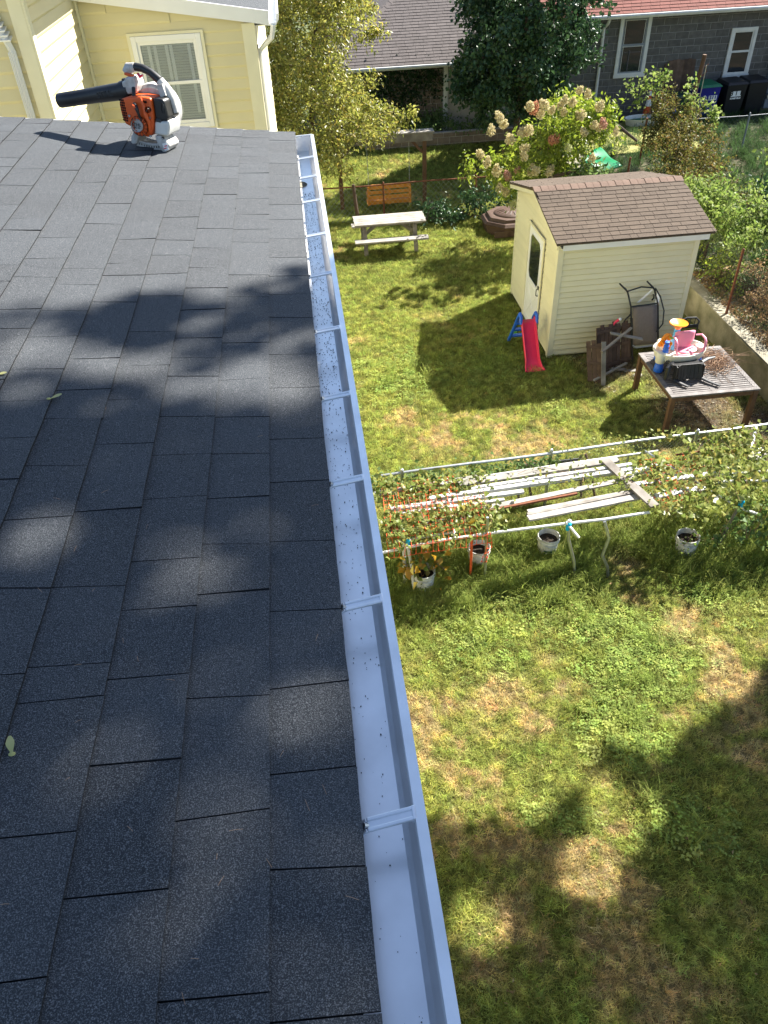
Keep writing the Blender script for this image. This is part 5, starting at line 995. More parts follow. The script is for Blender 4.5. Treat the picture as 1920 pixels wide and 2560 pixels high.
# slatted wooden panels leaning
def slat_panel(label, A, Bq, top, n, ht, extra):
    A = np.asarray(A, float); Bq = np.asarray(Bq, float); T = thing('wood_panel', label, 'panel', (A+Bq)/2, 'dark slatted wood panels leaning by the shed'); d = (Bq-A)/n; ln = np.asarray(top, float)
    for i in range(n): p = A+d*(i+.5); M().beam(p, p+ln*(1+.04*math.sin(i*2.1)), np.linalg.norm(d)*.9, .018, up=np.cross(d, ln)).build('slat', 'dark_wood', T)
    for k in (.1, .5, .88): p0, p1 = A+ln*k, Bq+ln*k; nn = unit(np.cross(Bq-A, ln)); nn = nn if nn[1] < 0 else -nn; M().beam(p0+nn*.02, p1+nn*.02, .05, .018, up=nn).build('batten', 'dark_wood', T)
slat_panel('short dark slatted wood panel standing in front of the other leaning panels', (4.96, 12.12, 0), (5.22, 12.02, 0), (-.02, .34, .70), 3, .7, 0)
slat_panel('wide dark slatted wood panel leaning below the loose plank', (5.24, 12.45, 0), (5.78, 12.66, 0), (-.02, .30, .78), 6, .8, 0)
slat_panel('narrow dark slatted wood panel between the plank and the lounge chair', (5.80, 12.70, 0), (6.06, 12.74, 0), (-.02, .22, .76), 4, .76, 0)
def plank(label, p, q, wd_, th, mt='pale_wood', group=None, up=(0, 0, 1)):
    m_ = M().beam(p, q, wd_, th, up); o = m_.build('plank', mt, bevel=.003); return tag(o, label, 'plank', group)
plank('pale loose plank lying across the tops of the leaning wood panels', (5.46, 12.62, .73), (6.06, 12.52, .60), .10, .02)
plank('dark rail resting at a slant on the slatted panels', (5.15, 12.15, .62), (5.85, 12.62, .80), .05, .03, 'old_wood')
plank('grey board with a white end propped upright on the panels', (5.20, 11.95, .02), (5.22, 12.30, .74), .085, .02, 'pale_wood', up=(0, -1, 0))
plank('rail lying low along the feet of the slatted panels', (5.02, 12.0, .12), (5.85, 12.55, .10), .045, .03, 'pale_wood')
for i, (p, q) in enumerate((((5.55, 12.5, .03), (5.80, 12.42, .03)), ((5.75, 12.38, .03), (6.0, 12.36, .03)))): plank(('short scrap of board on the soil beside the panels', 'short scrap of board on the soil under the lounge chair')[i], p, q, .09, .02, 'pale_wood')
T = thing('hose_nozzle', 'red and white hose nozzle poking up behind the slatted panels', 'nozzle', (5.62, 12.9, .7)); M().tube([(5.56, 12.88, .62), (5.62, 12.9, .78), (5.70, 12.9, .84)], [.02, .022, .03], 8).build('body', 'red_plastic', T, smooth=True); M().ball((5.72, 12.9, .85), .032, 10, 8).build('tip', 'print_white', T, smooth=True)
T = thing('stone', 'pale flat stone on the soil by the patio table leg', 'stone', (5.93, 12.15, 0)); M().ball((5.93, 12.17, .035), (.11, .07, .045), 10, 7, R=rotz(.4)).build('stone_body', 'concrete', T, smooth=True)

# ================================================================ TRELLIS
TR = thing('trellis', 'makeshift pipe trellis with sagging rails over the garden row', 'trellis', (3.5, 7.9, 0))
def pipe(name, pts, r=.016, mt='painted_white', n=8): return M().tube(pts, r, n).build(name, mt, TR, smooth=True)
pipe('front_rail', [(.55, 7.18, .87), (1.3, 7.26, .90), (1.95, 7.30, .90), (3.02, 7.30, .93), (3.5, 7.28, .95), (4.15, 7.36, .92)], .019)
pipe('front_rail', [(.3, 7.40, .80), (1.0, 7.42, .84), (1.8, 7.48, .84)], .017); pipe('rear_rail', [(.5, 8.35, .92), (2.0, 8.45, .93), (3.6, 8.55, .95), (4.75, 8.62, .95)], .016)
pipe('rear_rail', [(4.0, 8.25, .93), (5.2, 8.0, .90), (6.6, 7.95, .92)], .018); pipe('rear_rail', [(4.15, 7.72, .88), (5.4, 7.85, .90), (6.6, 7.70, .90)], .020); pipe('rear_rail', [(5.0, 8.55, .9), (6.9, 8.6, .95)], .016, 'rust')
pipe('cross_pipe', [(1.5, 7.2, .95), (1.62, 8.5, .93)], .014); pipe('cross_pipe', [(4.55, 8.62, .97), (5.3, 7.35, .90)], .014, 'galvanised'); pipe('cross_pipe', [(2.98, 7.30, .96), (3.12, 7.12, .82)], .018); pipe('cross_pipe', [(5.4, 7.3, .86), (5.62, 7.22, .80)], .018); pipe('cross_pipe', [(6.35, 8.9, 1.0), (6.05, 8.42, .96)], .022)
pipe('cross_pipe', [(6.0, 8.4, .95), (6.9, 8.55, .97)], .014, 'galvanised'); pipe('cross_pipe', [(6.0, 8.35, .92), (6.9, 8.48, .93)], .014, 'galvanised')
pipe('post', [(1.95, 7.3, 0), (1.93, 7.3, 1.18)], .018, 'galvanised'); pipe('post', [(1.76, 7.35, 0), (1.75, 7.35, .90)], .018, 'cone_orange'); pipe('post', [(.96, 7.22, 0), (.93, 7.24, .5), (.88, 7.26, .92)], .02, 'painted_white'); pipe('post', [(.86, 7.42, 0), (.85, 7.36, .86)], .024, 'painted_white')
pipe('post', [(3.18, 7.17, 0), (3.14, 7.18, .3), (3.03, 7.24, .7), (3.01, 7.27, .93)], .021, 'galvanised'); pipe('post', [(3.64, 7.15, 0), (3.60, 7.14, .2), (3.50, 7.15, .42), (3.56, 7.18, .7), (3.48, 7.24, .95)], .021, 'galvanised'); pipe('post', [(5.32, 7.45, 0), (5.38, 7.36, .85)], .022, 'old_wood')
for (x, y) in ((1.6, 8.45), (4.3, 8.6), (6.5, 8.1)): pipe('post', [(x, y, 0), (x, y, .95)], .018, 'galvanised')
for (p) in ((.885, 7.26, .93), (3.01, 7.27, .90), (5.40, 7.36, .90)): M().tube([np.array(p)-[0, 0, .05], np.array(p)+[0, 0, .04]], [.032, .03], 8).ball(np.array(p)+[.01, 0, .03], .034, 8, 6).build('tape_wrap', 'tape_blue', TR, smooth=True)
M().ball((3.03, 7.30, .96), .032, 8, 6).build('tape_wrap', 'print_white', TR, smooth=True)
# boards and gutters laid loose over the rails
pl = [((.62, 8.28, .955), (2.1, 8.42, .96), .10, .025, 'pale_wood'), ((1.75, 8.30, .965), (4.1, 8.48, .975), .12, .03, 'pale_wood'), ((1.9, 8.17, .965), (4.25, 8.35, .965), .055, .04, 'trellis_white'), ((1.3, 8.05, .960), (4.3, 8.24, .965), .065, .05, 'trellis_white'), ((.75, 7.93, .95), (2.6, 8.01, .955), .07, .04, 'trellis_white'), ((.8, 7.82, .945), (2.3, 7.88, .95), .045, .04, 'trellis_white'),
      ((1.95, 7.74, .95), (4.2, 8.06, .955), .085, .025, 'pale_wood'), ((2.55, 7.60, .945), (4.15, 7.80, .95), .06, .02, 'pale_wood'), ((2.52, 7.46, .945), (4.10, 7.66, .95), .105, .03, 'pale_wood'), ((2.53, 7.53, .95), (4.15, 7.76, .965), .05, .03, 'old_wood'), ((1.85, 7.66, .955), (3.3, 7.84, .965), .035, .03, 'rust'), ((.66, 7.46, .94), (1.95, 7.66, .95), .09, .02, 'old_wood'), ((.68, 7.57, .94), (1.95, 7.74, .95), .05, .02, 'rust'),
      ((4.0, 7.9, .955), (5.35, 7.98, .955), .075, .04, 'trellis_white'), ((4.2, 7.62, .95), (5.05, 7.70, .95), .095, .03, 'painted_white'), ((5.9, 8.2, .96), (6.9, 8.34, .97), .10, .03, 'pale_wood'), ((4.1, 8.12, .955), (4.6, 8.30, .955), .08, .03, 'painted_white'), ((5.05, 7.40, .93), (5.12, 7.50, .94), .05, .02, 'print_white')]
lab = ['grey board at the left end of the loose trellis boards under vines', 'wide pale weathered board along the rear rail of the trellis', 'white gutter length behind the longest white gutter on the trellis', 'longest white gutter length lying on the trellis boards', 'white gutter length crossed by orange netting on the trellis', 'narrow white strip under the orange netting on the trellis', 'long grey board tapering across the middle of the trellis', 'thin pale lath between the grey boards on the trellis', 'widest grey board along the front of the trellis pile', 'dark weathered lath just behind the front trellis board', 'rusty brown bar lying across the trellis boards', 'weathered grey board under the orange netting near the front rail', 'rusty lath beside the netted grey board', 'white strip running into the vines beyond the cross plank', 'white painted board beyond the cross plank near the front', 'pale board end at the fence end of the trellis', 'short white board by the rear rail beyond the cross plank', 'small white block hanging at the vines by the blue taped joint']
for (p, q, a, b_, mt_), l_ in zip(pl, lab): plank(l_, p, q, a, b_, mt_, 'boards and gutters laid on the trellis')
plank('broad weathered plank laid crosswise over the trellis boards', (3.90, 8.46, 1.0), (4.20, 7.37, 1.005), .135, .03, 'old_wood', 'boards and gutters laid on the trellis')
# orange safety netting
def netting(label, f, nu, nv, du, dv, mask=None, r=.006):
    m_ = M(); Pg = {}
    for i in range(nu):
        for j in range(nv): Pg[i, j] = f(i*du, j*dv)+RS.normal(size=3)*.006
    for i in range(nu):
        for j in range(nv):
            if mask and not mask(i, j): continue
            m_.ball(Pg[i, j], (r*2.0, r*1.5, r*.7), 6, 4)
            for di, dj in ((1, 0), (0, 1)):
                if (i+di, j+dj) in Pg and (not mask or mask(i+di, j+dj)): a, b_ = Pg[i, j], Pg[i+di, j+dj]; m_.tube([a, (a+b_)/2-[0, 0, .006], b_], [r, r*.6, r], 4, cap=False)
    T = thing('safety_netting', label, 'netting', f(nu*du/2, nv*dv/2)*np.array([1, 1, 0])); tag(m_.build('mesh', 'netting_orange', T), kind='stuff'); return T
netting('orange safety netting draped over the bucket end of the trellis', lambda u, v: np.array([.62+u+.05*v, 7.14+v*(1 if v > .12 else .4)+.06*u, .985 if v > .12 else .80+1.5*v]), 19, 16, .073, .085, lambda i, j: not (j > 9 and i > 14) and not (j > 12 and (i+j) % 5 == 0), .0048)
netting('orange safety netting tangled in the vines beyond the cross plank', lambda u, v: np.array([4.28+u, 7.42+v+.12*u, .975+.03*math.sin(u*7)]), 12, 12, .085, .085, lambda i, j: (i*7+j*3) % 11 > 2 and not (i > 7 and j < 4))
netting('orange safety netting scrap hanging down from the galvanised post', lambda u, v: np.array([1.92+u+.03*math.sin(v*9), 7.28, .92-v]), 2, 7, .05, .085)
netting('orange safety netting scrap at the far vines of the trellis', lambda u, v: np.array([6.05+u, 7.55+v, .97]), 8, 5, .085, .085, lambda i, j: (i+2*j) % 4 > 0)
# buckets
def bucket(label, c, s=1.0, tilt=0.0, lbl=True):
    T = thing('bucket', label, 'bucket', c); c = np.asarray(c, float); R = roty(tilt)
    M().lathe(c, [(.125*s, 0), (.145*s, .30*s), (.155*s, .305*s), (.155*s, .325*s), (.150*s, .33*s), (.150*s, .365*s), (.154*s, .37*s), (.146*s, .372*s), (.138*s, .30*s), (.12*s, .02)], 28, R=R).build('shell', 'bucket_white', T, smooth=True)
    M().lathe(c+R@np.array([0, 0, .29*s]), [(.001, .012), (.06, .004), (.139*s, 0)], 24, R=R).build('potting_soil', 'soil', T)
    M().tube([c+R@np.array([.158*s*math.cos(t), .158*s*math.sin(t), .33*s-.05*abs(math.sin(t-.4))]) for t in np.linspace(2.2, 5.3, 12)], .004, 5).build('bail_handle', 'galvanised', T)
    if lbl:
        m_ = M()
        for t0_, t1_ in zip(np.linspace(-2.2, -1.0, 9)[:-1], np.linspace(-2.2, -1.0, 9)[1:]):
            q = lambda t, z: c+R@np.array([(.127+.021*z/.3)*s*math.cos(t), (.127+.021*z/.3)*s*math.sin(t), z*s]); m_.quad(q(t0_, .08), q(t1_, .08), q(t1_, .2), q(t0_, .2))
        lb_ = m_.build('label_band', 'label_green', T)
        m_ = M()
        for k in range(4): t = -2.0+.26*k; m_.quad(q(t, .125), q(t+.16, .125), q(t+.18, .16), q(t+.02, .16))
        m_.v = [tuple(c+(np.array(p)-c)*[1.012, 1.012, 1]) for p in m_.v]; m_.build('label_print', 'print_white', lb_)
    else:
        m_ = M()
        for k in range(9): t = -2.3+.17*k; z = .12+.02*math.sin(k*2); q = lambda t, z: c+R@np.array([(.1285+.021*z/.3)*s*math.cos(t), (.1285+.021*z/.3)*s*math.sin(t), z*s]); m_.quad(q(t, z), q(t+.06, z), q(t+.10, z+.05), q(t+.05, z+.06))
        m_.build('faded_print', 'label_green', T)
    return T
bucket('white bucket of soil with dark green label under the front rail', (2.92, 7.70, 0), 1.0, .03)
bucket('white bucket of dark soil with scribbled print between the vines', (4.83, 7.40, 0), 1.02, -.05, False)
bucket('white bucket behind the orange post under the netting', (1.92, 7.62, 0), 1.0, .02, False)
bucket('white bucket with wilted squash leaves hanging over it', (1.10, 7.28, 0), 1.0, .0, False)
# dark mesh lounger lying behind the trellis fence
L2 = thing('garden_lounger', 'dark slung garden lounger behind the trellis fence', 'lounge chair', (3.35, 9.05, 0))
for x in (2.82, 3.80): M().tube([(x, 8.85, .02), (x-.03, 8.95, .45), (x-.02, 9.08, .66), (x+.04, 9.05, .70), (x+.12, 8.92, .45), (x+.2, 8.8, .02)], .02, 8).build('side_frame', 'dark_wood', L2, smooth=True)
m_ = M().quad((2.86, 8.86, .36), (3.76, 8.86, .38), (3.76, 9.1, .56), (2.86, 9.1, .54)); o = m_.build('sling', 'sling_fabric', L2); o.modifiers.new('solid', 'SOLIDIFY').thickness = .01
M().cyl((2.84, 8.85, .35), (3.8, 8.85, .37), .016).build('cross_bar', 'black_metal', L2); M().cyl((2.84, 9.11, .55), (3.8, 9.11, .57), .016).build('cross_bar', 'black_metal', L2)

# ================================================================ VINES on the trellis
def vine(name, label, pts, leaf, size, per, twig='twig', cat='vine', width=.9):
    pts = [np.asarray(p, float) for p in pts]; T = thing(name, label, cat, pts[0]*np.array([1, 1, 0])); C = []; s_ = M()
    for a, b_ in zip(pts[:-1], pts[1:]): 
        if np.linalg.norm(b_-a) < .9: s_.tube([a, (a+b_)/2+RS.normal(size=3)*.03, b_], .004, 4, cap=False)
    for p in pts: C.append(p+RS.normal(size=(per, 3))*[.12, .12, .035])
    s_.build('stems', twig, T); C = np.concatenate(C); D_ = rnd_dirs(len(C), .3); leaves('leaves', leaf, T, C, D_, RS.uniform(.5, 1.25, len(C))*size, width, .3); return T
P = [(x, y+.06*x, .99+.02*RS.normal()) for x in np.arange(.5, 2.1, .17) for y in (7.3, 7.45, 7.62, 8.1, 8.3) if RS.rand() < .85]
vine('squash_vine', 'leafy vine spread through the orange netting over the trellis', P, 'leaf_vine', .075, 48)
P = [(x, 7.72+.04*x+RS.normal()*.03, .5+.1*RS.rand()) for x in np.arange(.5, 2.0, .12)]; vine('ground_vine', 'yellowing creeper growing low between the trellis rails', P, 'leaf_vine', .045, 55)
P = [(x, 8.62+.055*(x-.7)+.03*RS.normal(), .95-.28*RS.rand()) for x in np.arange(.45, 3.3, .10)]+[(x, 8.6, .6) for x in np.arange(.5, 2.3, .2)]; vine('climbing_vine', 'green creeper climbing the trellis fence wire', P, 'leaf_mid', .07, 38)
P = [(x, 8.68+.055*(x-.7), 1.0-.1*RS.rand()) for x in np.arange(3.3, 4.9, .16)]; vine('climbing_vine', 'thin creeper on the fence rail beside the cross plank', P, 'leaf_vine', .05, 24)
P = [(x, y, .99+.03*RS.normal()) for x in np.arange(4.35, 7.3, .2) for y in np.arange(7.35, 8.75, .2) if RS.rand() < .72 and not (x < 5.0 and y > 8.5)]; vine('squash_vine', 'sprawling yellow green vine covering the fence end of the trellis', P, 'leaf_vine', .085, 32)
P = [(x, 7.25+.05*RS.normal(), z) for x in np.arange(5.25, 6.9, .14) for z in (.9, .65, .4) if RS.rand() < .75]; vine('squash_vine', 'vine hanging from the front rail over the dark grass', P, 'leaf_mid', .085, 16)
P = [(2.95, 8.22, 1.0), (3.25, 8.2, 1.0), (3.55, 8.3, 1.0), (3.45, 8.05, .99), (2.6, 8.35, 1.0), (3.0, 8.45, 1.0), (3.75, 8.1, 1.0), (4.0, 8.0, 1.04), (4.08, 7.85, 1.04)]; vine('creeper_tip', 'creeper tips lying across the white gutters on the trellis', P, 'leaf_vine', .06, 16)
P = [(.82+.05*i, 7.10+.025*i, .76-.10*(i % 6)) for i in range(12)]; T = vine('wilted_squash', 'wilted yellow and green squash leaves drooping over the end bucket', P, 'leaf_squash', .13, 7, width=.8)
for (p, l_) in (((1.75, 7.42, 1.02), 'dead orange leaf resting on the front trellis rail'),):
    o = leaves('dead_leaf', 'leaf_squash', None, [p, np.array(p)+[.03, .02, .005]], [(1, .2, .1), (1, -.3, 0)], .13, .6); tag(o, l_, 'leaf')
P = [(4.7+.1*i, 7.3+.03*RS.normal(), .3+.25*RS.rand()) for i in range(6)]; vine('ground_vine', 'young vine growing up in front of the soil bucket', P, 'leaf_bright', .06, 14)

# ================================================================ TREES AND SHRUBS
cl = []
while len(cl) < 600:
    p = np.array([RS.uniform(-2.6, 3.6), RS.uniform(19.8, 25.5), RS.uniform(.9, 7.4)]); t = (p[2]-.9)/6.5
    cx = .4+.5*t; rx = 2.9-1.0*abs(t-.35); d_ = math.hypot((p[0]-cx)/rx, (p[1]-22.6)/2.6)
    if d_ > 1 or d_ < .3: continue
    if p[2] < 2.0 and (abs(p[0]-1.1) > 1.5-.4*(2-p[2]) or p[1] > 22.8): continue
    if p[0] > 2.2 and p[2] < 2.2: continue
    qx, qy = proj(p)
    if qy > np.interp(qx, [600, 680, 740, 800, 860, 900, 930, 970, 1000, 1030], [330, 345, 375, 415, 415, 375, 340, 340, 310, 260]) or qx > np.interp(qy, [-600, 0, 70, 110, 160, 200, 250, 290, 340], [960, 925, 920, 890, 830, 880, 930, 985, 960]): continue
    cl.append((p, RS.uniform(.28, .55)))
for x_, y_ in ((1010, 300), (985, 318), (1028, 285), (960, 330), (940, 345), (880, 430), (850, 425), (820, 420), (935, 75), (950, 68), (915, 90), (930, 205), (910, 215)): cl.append((PY(x_, y_, 21.5), .24))
plant('apple_tree', 'sunlit yellow green fruit tree leaning over the chain-link fence', 'tree', (.3, 23.0, 0), cl, 'leaf_apple', per=95, size=.11, twigs=8, droop=.5, trunk=[(.3, 23.0, 0), (.25, 22.95, 1.2), (.5, 22.8, 2.6), (.7, 22.7, 4.4)], trunk_r=.15, width=.45)
cl = []
while len(cl) < 240:
    p = np.array([RS.uniform(4.6, 9.2), RS.uniform(23.9, 27.4), RS.uniform(1.5, 5.7)]); t = (p[2]-1.5)/4.2; d_ = math.hypot((p[0]-7.0)/(2.15-.5*abs(t-.4)), (p[1]-25.7)/1.75)
    if d_ > 1 or d_ < .3 or (p[0] < 5.6 and p[2] < 2.0) or (p[0] > 8.2 and p[2] < 2.3): continue
    cl.append((p, RS.uniform(.3, .55)))
plant('maple_tree', 'dense dark green maple standing between the garage and the block house', 'tree', (7.0, 26.1, .25), cl, 'leaf_maple', per=120, size=.13, twigs=8, droop=.7, trunk=[(7.0, 26.1, .2), (7.0, 26.05, 1.5), (7.05, 25.9, 3.2), (7.0, 25.8, 4.6)], trunk_r=.12, width=.8)
cl = clumps_in(60, (1.8, 38.5, 4.0), (2.6, 2, 3.6), .6); plant('evergreen_tree', 'dark tree beyond the garage roof showing between the fruit tree branches', 'tree', (1.8, 38.5, 0), cl, 'leaf_ivy', per=60, size=.2, trunk_r=.15)
# hydrangea with dry flower heads
cl = []
for x, z, rr in ((4.75, 1.9, .5), (5.3, 2.25, .6), (6.0, 2.6, .65), (6.6, 2.7, .6), (7.2, 2.4, .55), (5.2, 1.5, .55), (5.9, 1.8, .6), (6.6, 2.0, .6), (6.2, 3.05, .45), (6.9, 2.95, .4)):
    for k in range(8): cl.append((np.array([x+RS.normal()*.24, 18.95+RS.normal()*.45, z+RS.normal()*.16]), rr*.72))
cl = [c for c in cl if not (proj(c[0])[0] > 1455 and proj(c[0])[1] > 335)]     # open gap where the tarp shows
HD = plant('hydrangea', 'large hydrangea bush with drying cream flower heads behind the shed', 'shrub', (5.9, 19.4, 0), cl, 'leaf_hydrangea', per=85, size=.14, twigs=7, droop=.5, trunk=[(5.9, 19.4, 0), (5.9, 19.3, .6), (5.95, 19.2, 1.3)], trunk_r=.07, width=.42)
def head(seed, mt):
    r_ = np.random.RandomState(seed); n = 270; d = r_.normal(size=(n, 3)); d /= np.linalg.norm(d, axis=1)[:, None]; sh = np.array([.125, .125, .16]); C = d*sh*r_.uniform(.45, 1.05, (n, 1)); C[:, :2] *= (1-.25*np.clip(C[:, 2:]/.16, -1, 1))
    return C, np.cross(d, r_.normal(size=(n, 3)))
hd_px = [(1218,405),(1200,385),(1248,292),(1228,325),(1260,310),(1275,348),(1315,330),(1305,330),(1312,372),(1322,325),(1335,270),(1360,262),(1352,285),(1325,265),(1380,275),(1410,280),(1412,250),(1432,255),(1448,290),(1460,330),(1455,285),(1485,312),(1498,318),(1508,308),(1540,328),(1500,265),(1470,235),(1340,428),(1330,425),(1375,427),(1294,425),(1242,426),(1268,438),(1390,345),(1380,350),(1310,390),(1250,470),(1265,480),(1280,460),(1288,510),(1420,370),(1480,395),(1450,225),(1400,265)]
base_h = {}
for mt_ in ('petal', 'petal_rust', 'petal_green', 'petal_pink'):
    C, D_ = head(len(base_h)+3, mt_); base_h[mt_] = leaves('flower_head', mt_, HD, C+WL[HD.name], D_, .05, .95, .1)
first = {k: True for k in base_h}
for i, (x, y) in enumerate(hd_px):
    mt_ = 'petal_rust' if (x, y) in ((1390,345),(1380,350),(1335,270)) else 'petal_green' if (x, y) in ((1420,370),(1288,510),(1280,460)) else 'petal_pink' if (x, y) in ((1508,308),(1294,425),(1268,438),(1315,330)) else 'petal'
    Yd = 18.0+.4*RS.rand()-.1*(y > 400); p = PY(x, y, Yd)
    if first[mt_]: o = base_h[mt_]; first[mt_] = False
    else: o = base_h[mt_].copy(); COL.objects.link(o)
    s_ = RS.uniform(.58, .92); o.location = tuple(p-WL[HD.name]); o.scale = (s_, s_, s_*RS.uniform(.85, 1.15)); o.rotation_euler = (RS.uniform(-.7, .7), RS.uniform(-.7, .7), RS.uniform(0, 6))
sk = M()
for i in range(60):
    a = np.array([RS.uniform(4.7, 7.2), 19.2+RS.normal()*.3, 0]); a[2] = 1.7+.55*(a[0]-4.7)/1.6*min(1, (8.2-a[0])/1.4)+RS.uniform(-.1, .3); d_ = np.array([RS.normal()*.2-.15, RS.normal()*.2, 1.0])*RS.uniform(.3, .62); sk.tube([a, a+d_*.6+RS.normal(size=3)*.03, a+d_], [.005, .004, .002], 3, cap=False)
sk.build('bare_twigs', 'twig', HD)
M().tube([(5.6, 18.7, 1.55), (6.1, 18.65, 1.75), (6.7, 18.7, 1.78)], [.04, .045, .03], 7).tube([(7.2, 19.3, 2.75), (7.7, 19.3, 2.55), (8.2, 19.3, 2.2)], [.03, .04, .03], 7).build('limb', 'bark', HD, smooth=True)
cl = clumps_in(26, (6.7, 18.2, 1.7), (.5, .4, .35), .22); plant('rhododendron', 'broad glossy leaved shrub tucked between the hydrangea and the shed roof', 'shrub', (7.0, 18.4, 0), cl, 'leaf_mid', per=50, size=.15, twigs=6, trunk_r=.04, width=.35)
cl = clumps_in(30, (4.6, 20.9, .35), (1.5, .5, .4), .28, keep=lambda p: p[2] > .05); plant('shade_shrub', 'low dark leafy undergrowth along the fence beside the sandbox', 'shrub', (4.4, 20.9, 0), cl, 'leaf_maple', per=60, size=.12, twigs=6, trunk_r=.03, width=.6)
# green tarp, sandy yard strip, bronze shrub along the boundary
T = thing('tarp', 'bright green tarp sheet sloping down behind the shed roof', 'tarp', (9.2, 23.8, .5)); q = [G(1497, 366, 1.0), G(1556, 416, .85), G(1500, 428, .80), G(1455, 400, 1.0)]
m_ = gridm(lambda u, v: (q[0]*(1-u)+q[1]*u)*(1-v)+(q[3]*(1-u)+q[2]*u)*v+np.array([0, 0, .025*math.sin(u*9+v*4)]), 12, 12)
o = m_.build('sheet', 'tarp_green', T, smooth=True); o.modifiers.new('solid', 'SOLIDIFY').thickness = .004
mat('straw_ground', (.34, .30, .10), rough=.95, col2=(.20, .22, .06), scale=5, bump=(40, .8, .02))
sp = M(); 
for i in range(14):
    for j in range(8):
        a = lambda i, j: (8.7+.26*i+.06*math.sin(j*3), 23.9+.42*j+.1*math.sin(i*2), .575+.03*math.sin(i*1.3+j)); sp.quad(a(i, j), a(i+1, j), a(i+1, j+1), a(i, j+1))
o = sp.build('straw_patch', 'straw_ground', smooth=True, loc=(0, 0, 0)); o['kind'] = 'structure'
fp = M().cyl((9.95, 23.0, .5), (9.97, 23.0, 1.75), .03, n=8); o = fp.build('boundary_post', 'rust', smooth=True); tag(o, 'thin rusty post at the edge of the bronze boundary shrub', 'post')
def along(pts, n, jit, r):
    out = []
    for k in range(n): i = RS.randint(len(pts)); p = np.asarray(pts[i], float)+RS.normal(size=3)*np.asarray(jit); p[2] = max(.65, p[2]); out.append((p, r*RS.uniform(.7, 1.3)))
    return out
cl = along([(9.6, 20.2, 1.7), (9.9, 21.0, 1.7), (10.3, 21.0, 1.6), (9.5, 19.2, 1.4), (9.9, 19.4, 1.7), (9.4, 18.0, 1.3), (9.9, 18.2, 1.2), (9.6, 17.2, 1.0), (10.6, 20.6, 1.2), (10.3, 19.3, 1.2), (10.2, 22.0, 1.9), (9.9, 22.2, 2.0), (10.7, 22.0, 1.6)], 150, (.26, .35, .28), .34)
plant('bronze_shrub', 'bronze tinged bushy shrub along the boundary beyond the shed', 'shrub', (9.9, 20.0, .5), cl, 'leaf_bronze', per=125, size=.075, twigs=7, droop=.3, trunk=[(9.9, 20.0, .5), (9.9, 20, .9), (9.9, 20, 1.4)], trunk_r=.05, width=.55)
cl = along([(11.0, 22.5, 2.0), (11.2, 22.2, 1.6)], 12, (.2, .2, .3), .28); plant('vine_bush', 'bright green climbing vine around the base of the leaning pole', 'shrub', (11.2, 22.6, .5), cl, 'leaf_bright', per=45, size=.11, trunk_r=.02, width=.7)
cl = along([(10.7, 24.5, 2.25), (11.0, 24.6, 2.3), (10.4, 24.4, 2.1)], 9, (.18, .2, .1), .25); plant('vine_tip', 'bright vine shoots catching sun before the blue crate', 'shrub', (10.8, 24.5, .5), cl, 'leaf_bright', per=36, size=.12, trunk_r=.02, width=.6)
cl = along([(8.35, 16.6, 1.8), (8.5, 15.8, 1.75), (8.6, 15.0, 1.7), (8.7, 14.6, 1.55), (9.0, 15.8, 1.7), (9.2, 15.2, 1.6), (9.4, 16.6, 1.4), (8.9, 16.8, 1.7), (9.5, 15.0, 1.5)], 74, (.22, .3, .22), .32)
plant('boundary_bush', 'bright leafy bush crowding the fence beside the shed roof', 'shrub', (8.7, 15.8, .55), cl, 'leaf_bright', per=115, size=.10, twigs=8, droop=.3, trunk_r=.04, width=.5)
cl = along([(9.6, 14.6, 1.6), (10.0, 14.4, 1.6), (10.4, 14.4, 1.5), (9.8, 13.8, 1.4), (10.3, 13.6, 1.3), (9.3, 13.9, 1.2), (10.9, 15.0, 1.5)], 66, (.24, .3, .24), .32)
plant('boundary_bush', 'full green bush with fine leaves beyond the rusty fence post', 'shrub', (10.1, 14.2, .55), cl, 'leaf_mid', per=130, size=.08, twigs=8, droop=.3, trunk_r=.04, width=.45)
cl = along([(8.35, 14.3, 1.1), (8.4, 14.8, 1.0), (8.3, 15.2, .9), (8.6, 14.0, .8)], 22, (.16, .2, .2), .25); plant('fence_creeper', 'dim leafy creeper on the fence in the shade beside the shed wall', 'shrub', (8.4, 14.6, .55), cl, 'leaf_hydrangea', per=45, size=.08, trunk_r=.02)
cl = along([(9.6, 12.3, .9), (9.9, 11.8, 1.0), (9.4, 11.6, .8), (10.0, 11.2, 1.0), (9.6, 10.8, .9)], 34, (.22, .25, .15), .26); plant('low_bush', 'low green bush in the dry litter near the right end of the wall', 'shrub', (9.7, 11.6, .55), cl, 'leaf_mid', per=50, size=.08, trunk_r=.02)
cl = along([(12.3, 18.5, 1.2), (12.8, 18.0, 1.3), (12.0, 17.6, 1.1), (13.3, 19.5, 1.2), (12.6, 16.8, 1.3)], 46, (.4, .5, .25), .4); plant('dark_bush', 'dark shaded broadleaf bush in the yard beyond the boundary', 'shrub', (12.5, 18.2, .55), cl, 'leaf_maple', per=60, size=.14, trunk_r=.04, width=.8)
cl = [((12.25, 20.2, 1.75), .2), ((12.2, 20.2, 1.45), .2), ((12.3, 20.2, 2.05), .15)]; plant('young_vine', 'pale vine stem with a few leaves standing before the dark yard', 'vine', (12.2, 20.2, .5), cl, 'leaf_bright', per=14, size=.12, trunk_r=.01, width=.7)
